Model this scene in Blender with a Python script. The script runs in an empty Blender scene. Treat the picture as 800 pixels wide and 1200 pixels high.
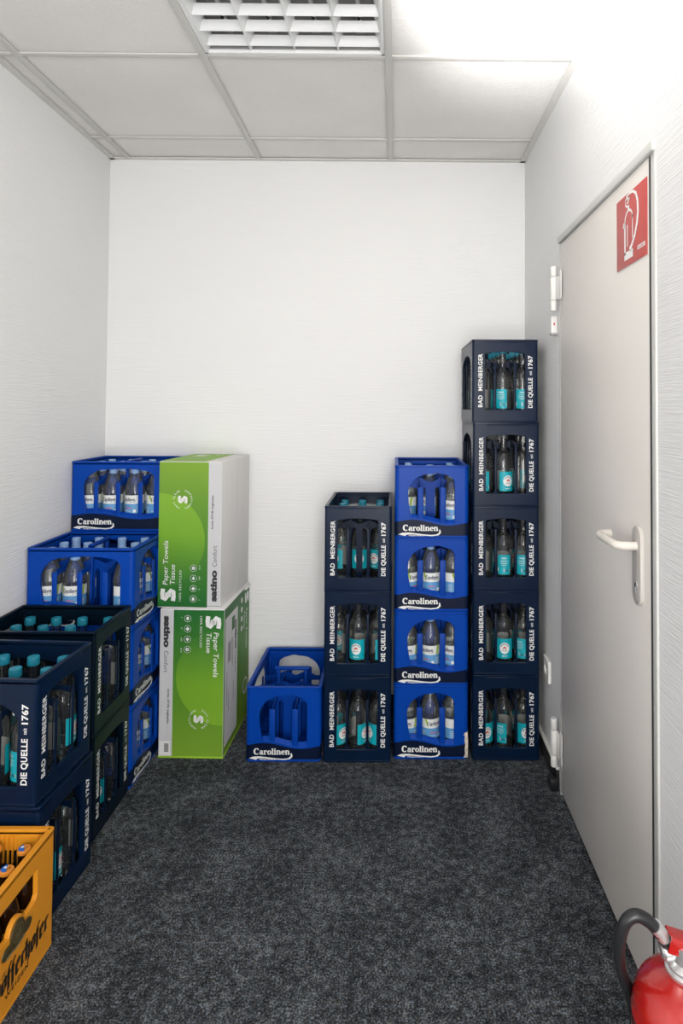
import bpy, bmesh, math, random
from mathutils import Matrix, Vector
random.seed(7)
S = bpy.context.scene
COL = S.collection
PI = math.pi
R = math.radians

# ---------------------------------------------------------------- camera
def cam_setup():
    cd = bpy.data.cameras.new('camera')
    co = bpy.data.objects.new('camera', cd)
    COL.objects.link(co)
    cd.sensor_fit = 'VERTICAL'
    cd.sensor_height = 36.0
    cd.sensor_width = 24.0
    cd.lens = 703.1 / 1200 * 36
    cd.shift_x = (400 - 467.08) / 1200
    cd.shift_y = (458.37 - 600) / 1200
    cd.clip_start = 0.02
    yaw, pitch, roll = -0.0058, 0.0263, -0.0057
    Rz = Matrix.Rotation(yaw, 4, 'Z')
    Rx = Matrix.Rotation(pitch, 4, 'X')
    Ry = Matrix.Rotation(roll, 4, 'Y')
    base = Matrix.Rotation(PI / 2, 4, 'X')
    co.matrix_world = Matrix.Translation((0, 0, 1.4111)) @ Rz @ Rx @ Ry @ base
    S.camera = co
cam_setup()

# ---------------------------------------------------------------- light and exposure
S.view_settings.view_transform = 'Standard'
S.view_settings.look = 'None'
S.view_settings.exposure = 0.6
S.view_settings.gamma = 1.0
S.view_settings.use_curve_mapping = False
w = bpy.data.worlds.new('world'); S.world = w; w.use_nodes = True
w.node_tree.nodes['Background'].inputs[0].default_value = (0.9, 0.95, 1, 1)
w.node_tree.nodes['Background'].inputs[1].default_value = 0.15

def spot(name, loc, target, energy, size, blend, radius, color=(1, 1, 1)):
    l = bpy.data.lights.new(name, 'SPOT'); o = bpy.data.objects.new(name, l); COL.objects.link(o)
    l.energy = energy; l.spot_size = R(size); l.spot_blend = blend; l.shadow_soft_size = radius; l.color = color
    o.location = loc
    o.rotation_euler = (Vector(target) - Vector(loc)).to_track_quat('-Z', 'Y').to_euler()
def area(name, loc, target, energy, sx, sy, color=(1, 1, 1)):
    l = bpy.data.lights.new(name, 'AREA'); o = bpy.data.objects.new(name, l); COL.objects.link(o)
    l.shape = 'RECTANGLE'; l.size = sx; l.size_y = sy; l.energy = energy; l.color = color
    o.location = loc
    o.rotation_euler = (Vector(target) - Vector(loc)).to_track_quat('-Z', 'Y').to_euler()
spot('flash', (0.16, 0.86, 2.05), (0.32, 1.44, 2.59), 215, 52, 1.0, 0.05, (1.0, 0.985, 0.965))
area('rear_fill_light', (0.12, -1.2, 1.45), (-0.8, 2.0, 1.9), 62, 1.2, 2.0, (1.0, 0.985, 0.97))  # added fill light behind the camera, brightens walls, ceiling and crates

# ---------------------------------------------------------------- materials
def mat(name, color, rough=0.5, spec=0.5, metal=0.0, bump=None, coat=0, var=0, var_scale=8):
    m = bpy.data.materials.new(name); m.use_nodes = True
    nt = m.node_tree; b = nt.nodes['Principled BSDF']
    b.inputs['Base Color'].default_value = (*color, 1)
    b.inputs['Roughness'].default_value = rough
    b.inputs['Specular IOR Level'].default_value = spec
    b.inputs['Metallic'].default_value = metal
    if coat: b.inputs['Coat Weight'].default_value = coat
    if bump or var:
        tc = nt.nodes.new('ShaderNodeTexCoord')
    if bump:
        sc, st, dist = bump
        mp = nt.nodes.new('ShaderNodeMapping'); nt.links.new(tc.outputs['Object'], mp.inputs[0])
        mp.inputs['Scale'].default_value = sc if isinstance(sc, tuple) else (sc, sc, sc)
        n = nt.nodes.new('ShaderNodeTexNoise'); n.inputs['Scale'].default_value = 1; n.inputs['Detail'].default_value = 4
        nt.links.new(mp.outputs[0], n.inputs['Vector'])
        bp = nt.nodes.new('ShaderNodeBump'); bp.inputs['Strength'].default_value = st; bp.inputs['Distance'].default_value = dist
        nt.links.new(n.outputs['Fac'], bp.inputs['Height']); nt.links.new(bp.outputs[0], b.inputs['Normal'])
    if var:
        n2 = nt.nodes.new('ShaderNodeTexNoise'); n2.inputs['Scale'].default_value = var_scale; n2.inputs['Detail'].default_value = 6
        nt.links.new(tc.outputs['Object'], n2.inputs['Vector'])
        cr = nt.nodes.new('ShaderNodeValToRGB')
        cr.color_ramp.elements[0].position = 0.3; cr.color_ramp.elements[1].position = 0.7
        cr.color_ramp.elements[0].color = (*[c * (1 - var) for c in color], 1)
        cr.color_ramp.elements[1].color = (*[min(1, c * (1 + var)) for c in color], 1)
        nt.links.new(n2.outputs['Fac'], cr.inputs[0]); nt.links.new(cr.outputs[0], b.inputs['Base Color'])
    return m

def glass_mat(name, tint, edge, rough=0.04, haze=0.025):
    m = bpy.data.materials.new(name); m.use_nodes = True
    nt = m.node_tree; nt.nodes.clear()
    out = nt.nodes.new('ShaderNodeOutputMaterial')
    tr = nt.nodes.new('ShaderNodeBsdfTransparent'); gl = nt.nodes.new('ShaderNodeBsdfGlossy')
    gl.inputs['Roughness'].default_value = rough
    lw = nt.nodes.new('ShaderNodeLayerWeight'); lw.inputs['Blend'].default_value = 0.35
    mx = nt.nodes.new('ShaderNodeMix'); mx.data_type = 'RGBA'
    mx.inputs[6].default_value = (*tint, 1); mx.inputs[7].default_value = (*edge, 1)
    nt.links.new(lw.outputs['Facing'], mx.inputs[0]); nt.links.new(mx.outputs[2], tr.inputs[0])
    fr = nt.nodes.new('ShaderNodeFresnel'); fr.inputs[0].default_value = 1.5
    ms = nt.nodes.new('ShaderNodeMixShader')
    nt.links.new(fr.outputs[0], ms.inputs[0]); nt.links.new(tr.outputs[0], ms.inputs[1]); nt.links.new(gl.outputs[0], ms.inputs[2])
    df = nt.nodes.new('ShaderNodeBsdfDiffuse'); df.inputs[0].default_value = (0.62, 0.64, 0.64, 1)
    m2 = nt.nodes.new('ShaderNodeMixShader'); m2.inputs[0].default_value = haze
    nt.links.new(ms.outputs[0], m2.inputs[1]); nt.links.new(df.outputs[0], m2.inputs[2])
    nt.links.new(m2.outputs[0], out.inputs[0])
    return m

def carpet_mat():
    m = bpy.data.materials.new('carpet_felt'); m.use_nodes = True
    nt = m.node_tree; b = nt.nodes['Principled BSDF']
    b.inputs['Roughness'].default_value = 0.95; b.inputs['Specular IOR Level'].default_value = 0.1
    tc = nt.nodes.new('ShaderNodeTexCoord')
    n1 = nt.nodes.new('ShaderNodeTexNoise'); n1.inputs['Scale'].default_value = 190; n1.inputs['Detail'].default_value = 3; n1.inputs['Roughness'].default_value = 0.7
    n2 = nt.nodes.new('ShaderNodeTexNoise'); n2.inputs['Scale'].default_value = 45; n2.inputs['Detail'].default_value = 4
    n3 = nt.nodes.new('ShaderNodeTexNoise'); n3.inputs['Scale'].default_value = 7; n3.inputs['Detail'].default_value = 3
    for n in (n1, n2, n3): nt.links.new(tc.outputs['Object'], n.inputs['Vector'])
    a = nt.nodes.new('ShaderNodeMath'); a.operation = 'MULTIPLY_ADD'; a.inputs[1].default_value = 0.62
    nt.links.new(n1.outputs['Fac'], a.inputs[0])
    a2 = nt.nodes.new('ShaderNodeMath'); a2.operation = 'MULTIPLY'; a2.inputs[1].default_value = 0.25
    nt.links.new(n2.outputs['Fac'], a2.inputs[0])
    a3 = nt.nodes.new('ShaderNodeMath'); a3.operation = 'MULTIPLY_ADD'; a3.inputs[1].default_value = 0.13
    nt.links.new(n3.outputs['Fac'], a3.inputs[0]); nt.links.new(a2.outputs[0], a3.inputs[2]); nt.links.new(a3.outputs[0], a.inputs[2])
    cr = nt.nodes.new('ShaderNodeValToRGB')
    e = cr.color_ramp.elements
    e[0].position = 0.38; e[0].color = (0.005, 0.0055, 0.0065, 1)
    e[1].position = 0.62; e[1].color = (0.24, 0.25, 0.27, 1)
    k = e.new(0.5); k.color = (0.044, 0.047, 0.054, 1)
    nt.links.new(a.outputs[0], cr.inputs[0])
    n4 = nt.nodes.new('ShaderNodeTexNoise'); n4.inputs['Scale'].default_value = 90; n4.inputs['Detail'].default_value = 2
    nt.links.new(tc.outputs['Object'], n4.inputs['Vector'])
    c2 = nt.nodes.new('ShaderNodeValToRGB'); c2.color_ramp.elements[0].position = 0.35; c2.color_ramp.elements[1].position = 0.65
    c2.color_ramp.elements[0].color = (1.0, 0.93, 0.85, 1); c2.color_ramp.elements[1].color = (0.84, 0.95, 1.0, 1)
    nt.links.new(n4.outputs['Fac'], c2.inputs[0])
    mm = nt.nodes.new('ShaderNodeMix'); mm.data_type = 'RGBA'; mm.blend_type = 'MULTIPLY'; mm.inputs[0].default_value = 1.0
    nt.links.new(cr.outputs[0], mm.inputs[6]); nt.links.new(c2.outputs[0], mm.inputs[7]); nt.links.new(mm.outputs[2], b.inputs['Base Color'])
    bp = nt.nodes.new('ShaderNodeBump'); bp.inputs['Strength'].default_value = 0.7; bp.inputs['Distance'].default_value = 0.004
    nt.links.new(n1.outputs['Fac'], bp.inputs['Height']); nt.links.new(bp.outputs[0], b.inputs['Normal'])
    return m

def gradient_mat(name, stops, z0, z1, rough=0.5):
    """printed colour gradient along the object's own local Z"""
    m = bpy.data.materials.new(name); m.use_nodes = True
    nt = m.node_tree; b = nt.nodes['Principled BSDF']; b.inputs['Roughness'].default_value = rough
    tc = nt.nodes.new('ShaderNodeTexCoord'); sp = nt.nodes.new('ShaderNodeSeparateXYZ')
    nt.links.new(tc.outputs['Object'], sp.inputs[0])
    mr = nt.nodes.new('ShaderNodeMapRange'); mr.inputs[1].default_value = z0; mr.inputs[2].default_value = z1
    nt.links.new(sp.outputs[2], mr.inputs[0])
    cr = nt.nodes.new('ShaderNodeValToRGB'); e = cr.color_ramp.elements
    e[0].position = stops[0][0]; e[0].color = (*stops[0][1], 1)
    e[1].position = stops[-1][0]; e[1].color = (*stops[-1][1], 1)
    for p, c in stops[1:-1]:
        k = e.new(p); k.color = (*c, 1)
    nt.links.new(mr.outputs[0], cr.inputs[0]); nt.links.new(cr.outputs[0], b.inputs['Base Color'])
    return m

M = dict(
    wall=mat('wall_paper', (0.83, 0.83, 0.825), 0.75, 0.25, bump=((9, 9, 190), 0.35, 0.004)),
    wall_side=mat('wall_paper_ribbed', (0.83, 0.83, 0.83), 0.75, 0.25, bump=((9, 9, 300), 0.8, 0.003)),
    carpet=carpet_mat(),
    tile=mat('ceiling_tile', (0.78, 0.765, 0.745), 0.9, 0.1, bump=(120, 0.5, 0.004), var=0.035, var_scale=3),
    tbar=mat('ceiling_grid', (0.64, 0.63, 0.60), 0.5, 0.4),
    lamp_white=mat('lamp_white', (0.82, 0.83, 0.83), 0.35, 0.5),
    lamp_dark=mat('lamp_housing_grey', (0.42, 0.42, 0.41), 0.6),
    tube=mat('tube_glass', (0.85, 0.85, 0.83), 0.2),
    door=mat('door_paint', (0.74, 0.705, 0.665), 0.42, 0.4, var=0.02, var_scale=2),
    frame=mat('frame_paint', (0.60, 0.60, 0.575), 0.45, 0.4),
    gap=mat('gap_shade_and_clip', (0.03, 0.035, 0.035), 0.8),  # near-black for the painted shade in gaps and holes, and for tube clips
    handle=mat('handle_nylon', (0.70, 0.66, 0.60), 0.35, 0.5),
    plate=mat('plate_grey', (0.52, 0.49, 0.455), 0.4, 0.5),
    steel=mat('steel', (0.6, 0.6, 0.6), 0.3, 0.5, 0.9),
    white=mat('white_plastic', (0.80, 0.79, 0.76), 0.35, 0.5),
    grey=mat('grey_plastic', (0.35, 0.35, 0.35), 0.5),
    skirting=mat('skirting_dark', (0.02, 0.02, 0.022), 0.9),
    skirting_cap=mat('skirting_light', (0.75, 0.72, 0.68), 0.5),
    sign_red=mat('sign_red', (0.56, 0.085, 0.075), 0.4),
    sign_white=mat('sign_white', (0.9, 0.88, 0.86), 0.4),
    navy=mat('navy_plastic', (0.0020, 0.0105, 0.034), 0.30, 0.22, var=0.15, var_scale=5),
    navy_green=mat('dark_teal_plastic', (0.0014, 0.0072, 0.0165), 0.34, 0.18, var=0.15, var_scale=5),
    navy_in=mat('navy_divider', (0.0016, 0.009, 0.030), 0.4, 0.18),
    blue=mat('blue_plastic', (0.0008, 0.050, 0.35), 0.36, 0.15, var=0.06, var_scale=5),
    blue_in=mat('blue_divider', (0.0008, 0.046, 0.32), 0.40, 0.15),
    band=mat('dark_band', (0.002, 0.007, 0.028), 0.42, 0.2),
    letter=mat('letter_white', (0.80, 0.80, 0.78), 0.5),
    yellow=mat('amber_plastic', (0.74, 0.29, 0.018), 0.38, 0.5),
    dark_print=mat('dark_print', (0.018, 0.016, 0.012), 0.45),
    emblem=mat('emblem_brown', (0.06, 0.045, 0.015), 0.4),
    emblem_light=mat('emblem_tan', (0.22, 0.17, 0.08), 0.45),
    glass=glass_mat('clear_glass', (0.94, 0.95, 0.94), (0.35, 0.38, 0.38)),
    pet=glass_mat('clear_bottle', (0.93, 0.95, 0.95), (0.45, 0.49, 0.50), 0.08, 0.06),
    brown=mat('brown_glass', (0.018, 0.006, 0.002), 0.08, 0.6),
    teal=mat('label_turquoise', (0.0, 0.38, 0.46), 0.45),
    teal_cap=mat('cap_turquoise', (0.012, 0.25, 0.36), 0.4),
    label_back=mat('label_reverse', (0.33, 0.33, 0.31), 0.6),
    label_white=mat('label_white', (0.80, 0.82, 0.80), 0.45),
    label_blue=mat('label_blue', (0.11, 0.33, 0.62), 0.45),
    label_navy=mat('label_navy', (0.01, 0.015, 0.07), 0.45),
    label_lime=mat('label_lime', (0.34, 0.52, 0.03), 0.45),
    label_pink=mat('label_pink', (0.70, 0.12, 0.22), 0.45),
    label_red=mat('label_red', (0.62, 0.04, 0.03), 0.45),
    cap_blue=mat('cap_light_blue', (0.30, 0.48, 0.78), 0.4),
    cap_orange=mat('cap_orange', (0.75, 0.27, 0.03), 0.4),
    cap_royal=mat('cap_royal', (0.02, 0.14, 0.55), 0.4),
    carton=mat('carton_white', (0.76, 0.75, 0.735), 0.7, 0.2),
    strip=mat('carton_grey_strip', (0.60, 0.60, 0.61), 0.6, 0.2),
    black=mat('print_black', (0.03, 0.03, 0.035), 0.6),
    grey_print=mat('print_grey', (0.07, 0.07, 0.08), 0.6),
    green_dark=mat('print_dark_green', (0.01, 0.13, 0.022), 0.5),
    green_edge=mat('carton_lime_edge', (0.32, 0.56, 0.03), 0.5),
    ext_red=mat('extinguisher_red', (0.40, 0.008, 0.006), 0.22, 0.6, coat=0.6),
    ext_cream=mat('extinguisher_label', (0.66, 0.64, 0.5), 0.4),
    rubber=mat('hose_rubber', (0.012, 0.013, 0.015), 0.38, 0.5),
    alu=mat('aluminium', (0.72, 0.72, 0.72), 0.32, 0.5, 0.85),
    pin_blue=mat('pin_blue', (0.02, 0.08, 0.5), 0.35),
    sticker=mat('torn_paper', (0.62, 0.54, 0.45), 0.8, var=0.3, var_scale=60),
)
GRAD = [(0, (0.006, 0.125, 0.018)), (0.30, (0.045, 0.20, 0.017)), (0.62, (0.10, 0.27, 0.016)), (1, (0.20, 0.37, 0.025))]
GRAD2 = [(0, (0.006, 0.125, 0.018)), (0.22, (0.05, 0.21, 0.02)), (0.50, (0.17, 0.38, 0.018)), (1, (0.24, 0.46, 0.03))]
M['green'] = gradient_mat('carton_green', GRAD, 0.0, 0.59)
M['green_light'] = gradient_mat('carton_green_light', GRAD2, 0.0, 0.59)
M['green_f'] = gradient_mat('carton_green_inverted', GRAD, 0.59, 0.0)
M['green_light_f'] = gradient_mat('carton_green_light_inverted', GRAD2, 0.59, 0.0)

# ---------------------------------------------------------------- mesh helpers
class MB:
    """collects geometry and links it as ONE mesh object"""
    def __init__(s): s.v = []; s.f = []; s.m = []; s.mats = []
    def mi(s, m):
        if m not in s.mats: s.mats.append(m)
        return s.mats.index(m)
    def add(s, vs, fs, m, mtx=None):
        o = len(s.v); k = s.mi(m)
        s.v += [tuple(mtx @ Vector(p)) if mtx else tuple(p) for p in vs]
        for f in fs: s.f.append([i + o for i in f]); s.m.append(k)
        return s
    def add_bm(s, bm, m, mtx=None):
        bm.verts.index_update()
        s.add([v.co[:] for v in bm.verts], [[v.index for v in f.verts] for f in bm.faces], m, mtx); bm.free()
        return s
    def box(s, c, d, m, bev=0, mtx=None, seg=2):
        bm = bmesh.new(); bmesh.ops.create_cube(bm, size=1)
        for v in bm.verts: v.co = Vector((v.co.x * d[0] + c[0], v.co.y * d[1] + c[1], v.co.z * d[2] + c[2]))
        if bev: bmesh.ops.bevel(bm, geom=bm.edges[:], offset=bev, segments=seg, affect='EDGES', profile=0.5)
        return s.add_bm(bm, m, mtx)
    def lathe(s, prof, m, n=24, c=(0, 0, 0), mtx=None, cap=(False, False)):
        vs = []; fs = []
        for r, z in prof:
            for i in range(n):
                a = 2 * PI * i / n; vs.append((c[0] + r * math.cos(a), c[1] + r * math.sin(a), c[2] + z))
        for j in range(len(prof) - 1):
            for i in range(n):
                k = (i + 1) % n; fs.append((j * n + i, j * n + k, (j + 1) * n + k, (j + 1) * n + i))
        if cap[0]: fs.append(tuple(reversed(range(n))))
        if cap[1]: fs.append(tuple((len(prof) - 1) * n + i for i in range(n)))
        return s.add(vs, fs, m, mtx)
    def tube(s, pts, r, m, n=12, mtx=None, caps=True):
        pts = [Vector(p) for p in pts]; rr = r if isinstance(r, (list, tuple)) else [r] * len(pts)
        vs = []; fs = []; prev = None
        for i, p in enumerate(pts):
            t = (pts[min(i + 1, len(pts) - 1)] - pts[max(i - 1, 0)]).normalized()
            if prev is None:
                up = Vector((0, 0, 1)) if abs(t.z) < 0.9 else Vector((1, 0, 0)); x = t.cross(up).normalized()
            else: x = (prev - t * prev.dot(t)).normalized()
            prev = x; y = t.cross(x)
            for k in range(n):
                a = 2 * PI * k / n; vs.append(p + (x * math.cos(a) + y * math.sin(a)) * rr[i])
        for j in range(len(pts) - 1):
            for k in range(n):
                q = (k + 1) % n; fs.append((j * n + k, j * n + q, (j + 1) * n + q, (j + 1) * n + k))
        if caps: fs.append(tuple(reversed(range(n)))); fs.append(tuple((len(pts) - 1) * n + k for k in range(n)))
        return s.add([v[:] for v in vs], fs, m, mtx)
    def build(s, name, parent=None, smooth=35, mesh_only=False):
        me = bpy.data.meshes.new(name); me.from_pydata(s.v, [], s.f)
        for m in s.mats: me.materials.append(m)
        me.polygons.foreach_set('material_index', s.m)
        me.polygons.foreach_set('use_smooth', [True] * len(me.polygons))
        bm = bmesh.new(); bm.from_mesh(me)
        bmesh.ops.remove_doubles(bm, verts=bm.verts, dist=0.00002)
        bmesh.ops.recalc_face_normals(bm, faces=bm.faces)
        for e in bm.edges:
            e.smooth = len(e.link_faces) == 2 and e.calc_face_angle(0) < R(smooth)
        bm.to_mesh(me); bm.free()
        o = bpy.data.objects.new(name, me); COL.objects.link(o)
        if parent: o.parent = parent
        return o

def curve_mesh(polys, extrude, bevel=0.0):
    """filled outline(s) with holes -> (verts, faces) in XY, extruded along Z both ways"""
    cu = bpy.data.curves.new('tmp', 'CURVE'); cu.dimensions = '2D'; cu.fill_mode = 'BOTH'
    cu.extrude = extrude; cu.bevel_depth = bevel; cu.bevel_resolution = 1
    for p in polys:
        sp = cu.splines.new('POLY'); sp.points.add(len(p) - 1); sp.use_cyclic_u = True
        for i, q in enumerate(p): sp.points[i].co = (q[0], q[1], 0, 1)
    return eval_data(cu)
def eval_data(cu):
    o = bpy.data.objects.new('tmp', cu); COL.objects.link(o)
    dg = bpy.context.evaluated_depsgraph_get(); dg.update()
    me = bpy.data.meshes.new_from_object(o.evaluated_get(dg), depsgraph=dg)
    vs = [v.co[:] for v in me.vertices]; fs = [tuple(p.vertices) for p in me.polygons]
    bpy.data.objects.remove(o); bpy.data.meshes.remove(me)
    if isinstance(cu, bpy.types.TextCurve) or cu.rna_type.identifier == 'TextCurve': bpy.data.curves.remove(cu)
    else: bpy.data.curves.remove(cu)
    return vs, fs
def text_mesh(body, width=None, height=1.0, bold=0.0, shear=0.0, spacing=1.0, extrude=0.0, align=True):
    """text -> (verts, faces) in XY, lower left at the origin, cap height = height, optionally fitted to width"""
    cu = bpy.data.curves.new('tmp', 'FONT'); cu.body = body; cu.size = 1; cu.offset = bold; cu.shear = shear
    cu.space_character = spacing; cu.extrude = 0; cu.resolution_u = 3
    vs, fs = eval_data(cu)
    x0 = min(v[0] for v in vs); x1 = max(v[0] for v in vs); cap = 0.73
    sx = width / (x1 - x0) if width else height / cap
    sy = height / cap
    return [((v[0] - x0) * sx, v[1] * sy, 0) for v in vs], fs
def xf(shape, tx=0, ty=0, rot=0, sx=1, sy=1):
    c, s = math.cos(rot), math.sin(rot)
    return [((x * sx) * c - (y * sy) * s + tx, (x * sx) * s + (y * sy) * c + ty, z) for x, y, z in shape[0]], shape[1]
def poly2(pts): return [(x, y, 0) for x, y in pts], [tuple(range(len(pts)))]
def disc2(cx, cy, rx, ry=None, n=24, rings=1):
    ry = ry or rx
    vs = [(cx, cy, 0)]; fs = []
    for j in range(1, rings + 1):
        for i in range(n):
            a = 2 * PI * i / n; vs.append((cx + rx * j / rings * math.cos(a), cy + ry * j / rings * math.sin(a), 0))
    for i in range(n): fs.append((0, 1 + i, 1 + (i + 1) % n))
    for j in range(rings - 1):
        for i in range(n):
            k = (i + 1) % n; fs.append((1 + j * n + i, 1 + (j + 1) * n + i, 1 + (j + 1) * n + k, 1 + j * n + k))
    return vs, fs
def ring2(cx, cy, r0, r1, n=32, a0=0, a1=2 * PI):
    vs = []; fs = []
    for i in range(n + 1):
        a = a0 + (a1 - a0) * i / n
        vs += [(cx + r0 * math.cos(a), cy + r0 * math.sin(a), 0), (cx + r1 * math.cos(a), cy + r1 * math.sin(a), 0)]
        if i: fs.append((2 * i - 2, 2 * i - 1, 2 * i + 1, 2 * i))
    return vs, fs
def stroke2(pts, w):
    """polyline with a constant width"""
    P = [Vector((x, y)) for x, y in pts]; vs = []; fs = []
    for i, p in enumerate(P):
        t = (P[min(i + 1, len(P) - 1)] - P[max(i - 1, 0)]).normalized(); n = Vector((-t.y, t.x))
        ww = (w[i] if isinstance(w, (list, tuple)) else w) / 2
        vs += [(*(p + n * ww), 0), (*(p - n * ww), 0)]
        if i: fs.append((2 * i - 2, 2 * i - 1, 2 * i + 1, 2 * i))
    return vs, fs
def nib2(pts, nx, ny):
    """broad nib stroke: the nib vector (nx, ny) is swept along the polyline"""
    vs = []; fs = []
    for i in range(len(pts) - 1):
        (ax, ay), (bx, by) = pts[i], pts[i + 1]; o = len(vs)
        vs += [(ax - nx, ay - ny, 0), (ax + nx, ay + ny, 0), (bx + nx, by + ny, 0), (bx - nx, by - ny, 0)]
        fs.append((o, o + 1, o + 2, o + 3))
    return vs, fs
def join2(*shapes):
    vs = []; fs = []
    for v, f in shapes:
        o = len(vs); vs += v; fs += [tuple(i + o for i in q) for q in f]
    return vs, fs
def FACE(face, off):
    """matrix: 2D (x, y) -> wall face of a crate or box; face 0 = front (-Y), 1 = right (+X), 2 = back, 3 = left"""
    return Matrix.Rotation(face * PI / 2, 4, 'Z') @ Matrix.Translation((0, -off, 0)) @ Matrix.Rotation(PI / 2, 4, 'X')
def arc(cx, cy, rx, ry, a0, a1, n):
    return [(cx + rx * math.cos(R(a0 + (a1 - a0) * i / n)), cy + ry * math.sin(R(a0 + (a1 - a0) * i / n))) for i in range(n + 1)]

def tag(o, label=None, cat=None, group=None, kind=None):
    if label: o['label'] = label
    if cat: o['category'] = cat
    if group: o['group'] = group
    if kind: o['kind'] = kind
    return o
def empty(name, loc=(0, 0, 0), rz=0):
    o = bpy.data.objects.new(name, None); COL.objects.link(o); o.location = loc; o.rotation_euler = (0, 0, rz)
    o.empty_display_size = 0.05
    return o
def copy_tree(o, parent=None):
    c = o.copy(); COL.objects.link(c)
    if parent: c.parent = parent
    for ch in [x for x in KIDS.get(o.name, [])]:
        d = copy_tree(ch, c)
        KIDS.setdefault(c.name, []).append(d)
    return c
KIDS = {}
def reg(o):
    for x in bpy.data.objects:
        if x.parent == o:
            KIDS.setdefault(o.name, []).append(x); reg(x)
def struct(o, label=None):
    o['kind'] = 'structure'
    if label: o['label'] = label
    return o

# ---------------------------------------------------------------- the room
XL, XR, YB, YF, HC = -1.368, 0.616, 2.848, -1.3, 2.5885
def wall(name, c, d, m): return struct(MB().box(c, d, m).build(name))
wall('floor', ((XL + XR) / 2, (YB + YF) / 2, -0.05), (XR - XL + 0.4, YB - YF + 0.4, 0.1), M['carpet'])['label'] = 'dark grey needle-felt carpet floor'
wall('wall_back', ((XL + XR) / 2, YB + 0.05, 1.35), (XR - XL, 0.1, 2.7), M['wall'])['label'] = 'white wallpapered wall behind the crates'
wall('wall_left', (XL - 0.05, (YB + YF) / 2, 1.35), (0.1, YB - YF + 0.2, 2.7), M['wall_side'])['label'] = 'white wallpapered left wall'
wall('wall_front', ((XL + XR) / 2, YF - 0.05, 1.35), (XR - XL, 0.1, 2.7), M['wall'])['label'] = 'white wall opposite the crates'
# right wall in one piece with its door recess cut out
DY0, DY1, DH = 1.425, 2.225, 2.03
mb = MB()
mb.box((XR + 0.05, (DY1 + YB + 0.1) / 2 + 0.0, 1.35), (0.1, YB + 0.1 - DY1, 2.7), M['wall_side'])
mb.box((XR + 0.05, (YF - 0.1 + DY0) / 2, 1.35), (0.1, DY0 - YF + 0.1, 2.7), M['wall_side'])
mb.box((XR + 0.05, (DY0 + DY1) / 2, (DH + 2.7) / 2), (0.1, DY1 - DY0, 2.7 - DH), M['wall_side'])
mb.box((XR + 0.11, (DY0 + DY1) / 2, DH / 2), (0.02, DY1 - DY0 + 0.1, DH + 0.1), M['wall_side'])
struct(mb.build('wall_right'), 'white ribbed wallpaper wall around the door')

# ceiling: tiles lying in a metal grid
X0, Y2 = -1.2796, 1.9978
LX0, LX1 = X0 + 0.625, X0 + 1.25          # luminaire bay
LY0, LY1 = Y2 - 0.625, Y2
mb = MB()
xs = [XL - 0.05, X0, X0 + 0.625, X0 + 1.25, XR + 0.05]
ys = [YF - 0.05] + [Y2 - 0.625 * k for k in (5, 4, 3, 2, 1, 0)] + [Y2 + 0.625, YB + 0.05]
for i in range(4):
    for j in range(len(ys) - 1):
        if i == 2 and abs(ys[j] - LY0) < 0.01: continue
        cx, cy = (xs[i] + xs[i + 1]) / 2, (ys[j] + ys[j + 1]) / 2
        mb.box((cx, cy, HC + 0.017 + 0.0), (xs[i + 1] - xs[i] - 0.008, ys[j + 1] - ys[j] - 0.008, 0.018), M['tile'])
mb.box(((XL + XR) / 2, (YB + YF) / 2, HC + 0.2), (XR - XL + 0.4, YB - YF + 0.4, 0.02), M['lamp_dark'])
struct(mb.build('ceiling'), 'white mineral-fibre tiles of the suspended ceiling')
mb = MB()
for x in xs[1:4]: mb.box((x, (YB + YF) / 2, HC + 0.002), (0.024, YB - YF, 0.006), M['tbar'], 0.001)
for y in ys[1:-1]:
    mb.box(((XL + XR) / 2, y, HC + 0.0035), (XR - XL, 0.022, 0.006), M['tbar'], 0.001)
struct(mb.build('trim_1'), 'light grey metal grid of the suspended ceiling')
mb = MB()
mb.box((XL + 0.012, (YB + YF) / 2, HC + 0.001), (0.024, YB - YF, 0.007), M['tbar'])
mb.box((XR - 0.012, (YB + YF) / 2, HC + 0.001), (0.024, YB - YF, 0.007), M['tbar'])
mb.box(((XL + XR) / 2, YB - 0.009, HC + 0.001), (XR - XL, 0.018, 0.007), M['tbar'])
struct(mb.build('trim_2'), 'wall angle along the ceiling edges')

# skirting: dark carpet strip with a light top edge, interrupted by the door
def skirt(name, x, y0, y1, sgn):
    mb = MB()
    mb.box((x - sgn * 0.004, (y0 + y1) / 2, 0.035), (0.008, y1 - y0, 0.07), M['skirting'])
    mb.box((x - sgn * 0.006, (y0 + y1) / 2, 0.075), (0.012, y1 - y0, 0.012), M['skirting_cap'], 0.002)
    struct(mb.build(name), 'dark skirting strip with a pale top edge')
skirt('baseboard_right', XR, DY1 + 0.03, YB, 1)
skirt('baseboard_left', XL, YF, YB, -1)
mb = MB()
mb.box(((XL + XR) / 2, YB - 0.004, 0.035), (XR - XL, 0.008, 0.07), M['skirting'])
mb.box(((XL + XR) / 2, YB - 0.006, 0.075), (XR - XL, 0.012, 0.012), M['skirting_cap'], 0.002)
struct(mb.build('baseboard_back'), 'dark skirting strip along the far wall')

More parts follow.
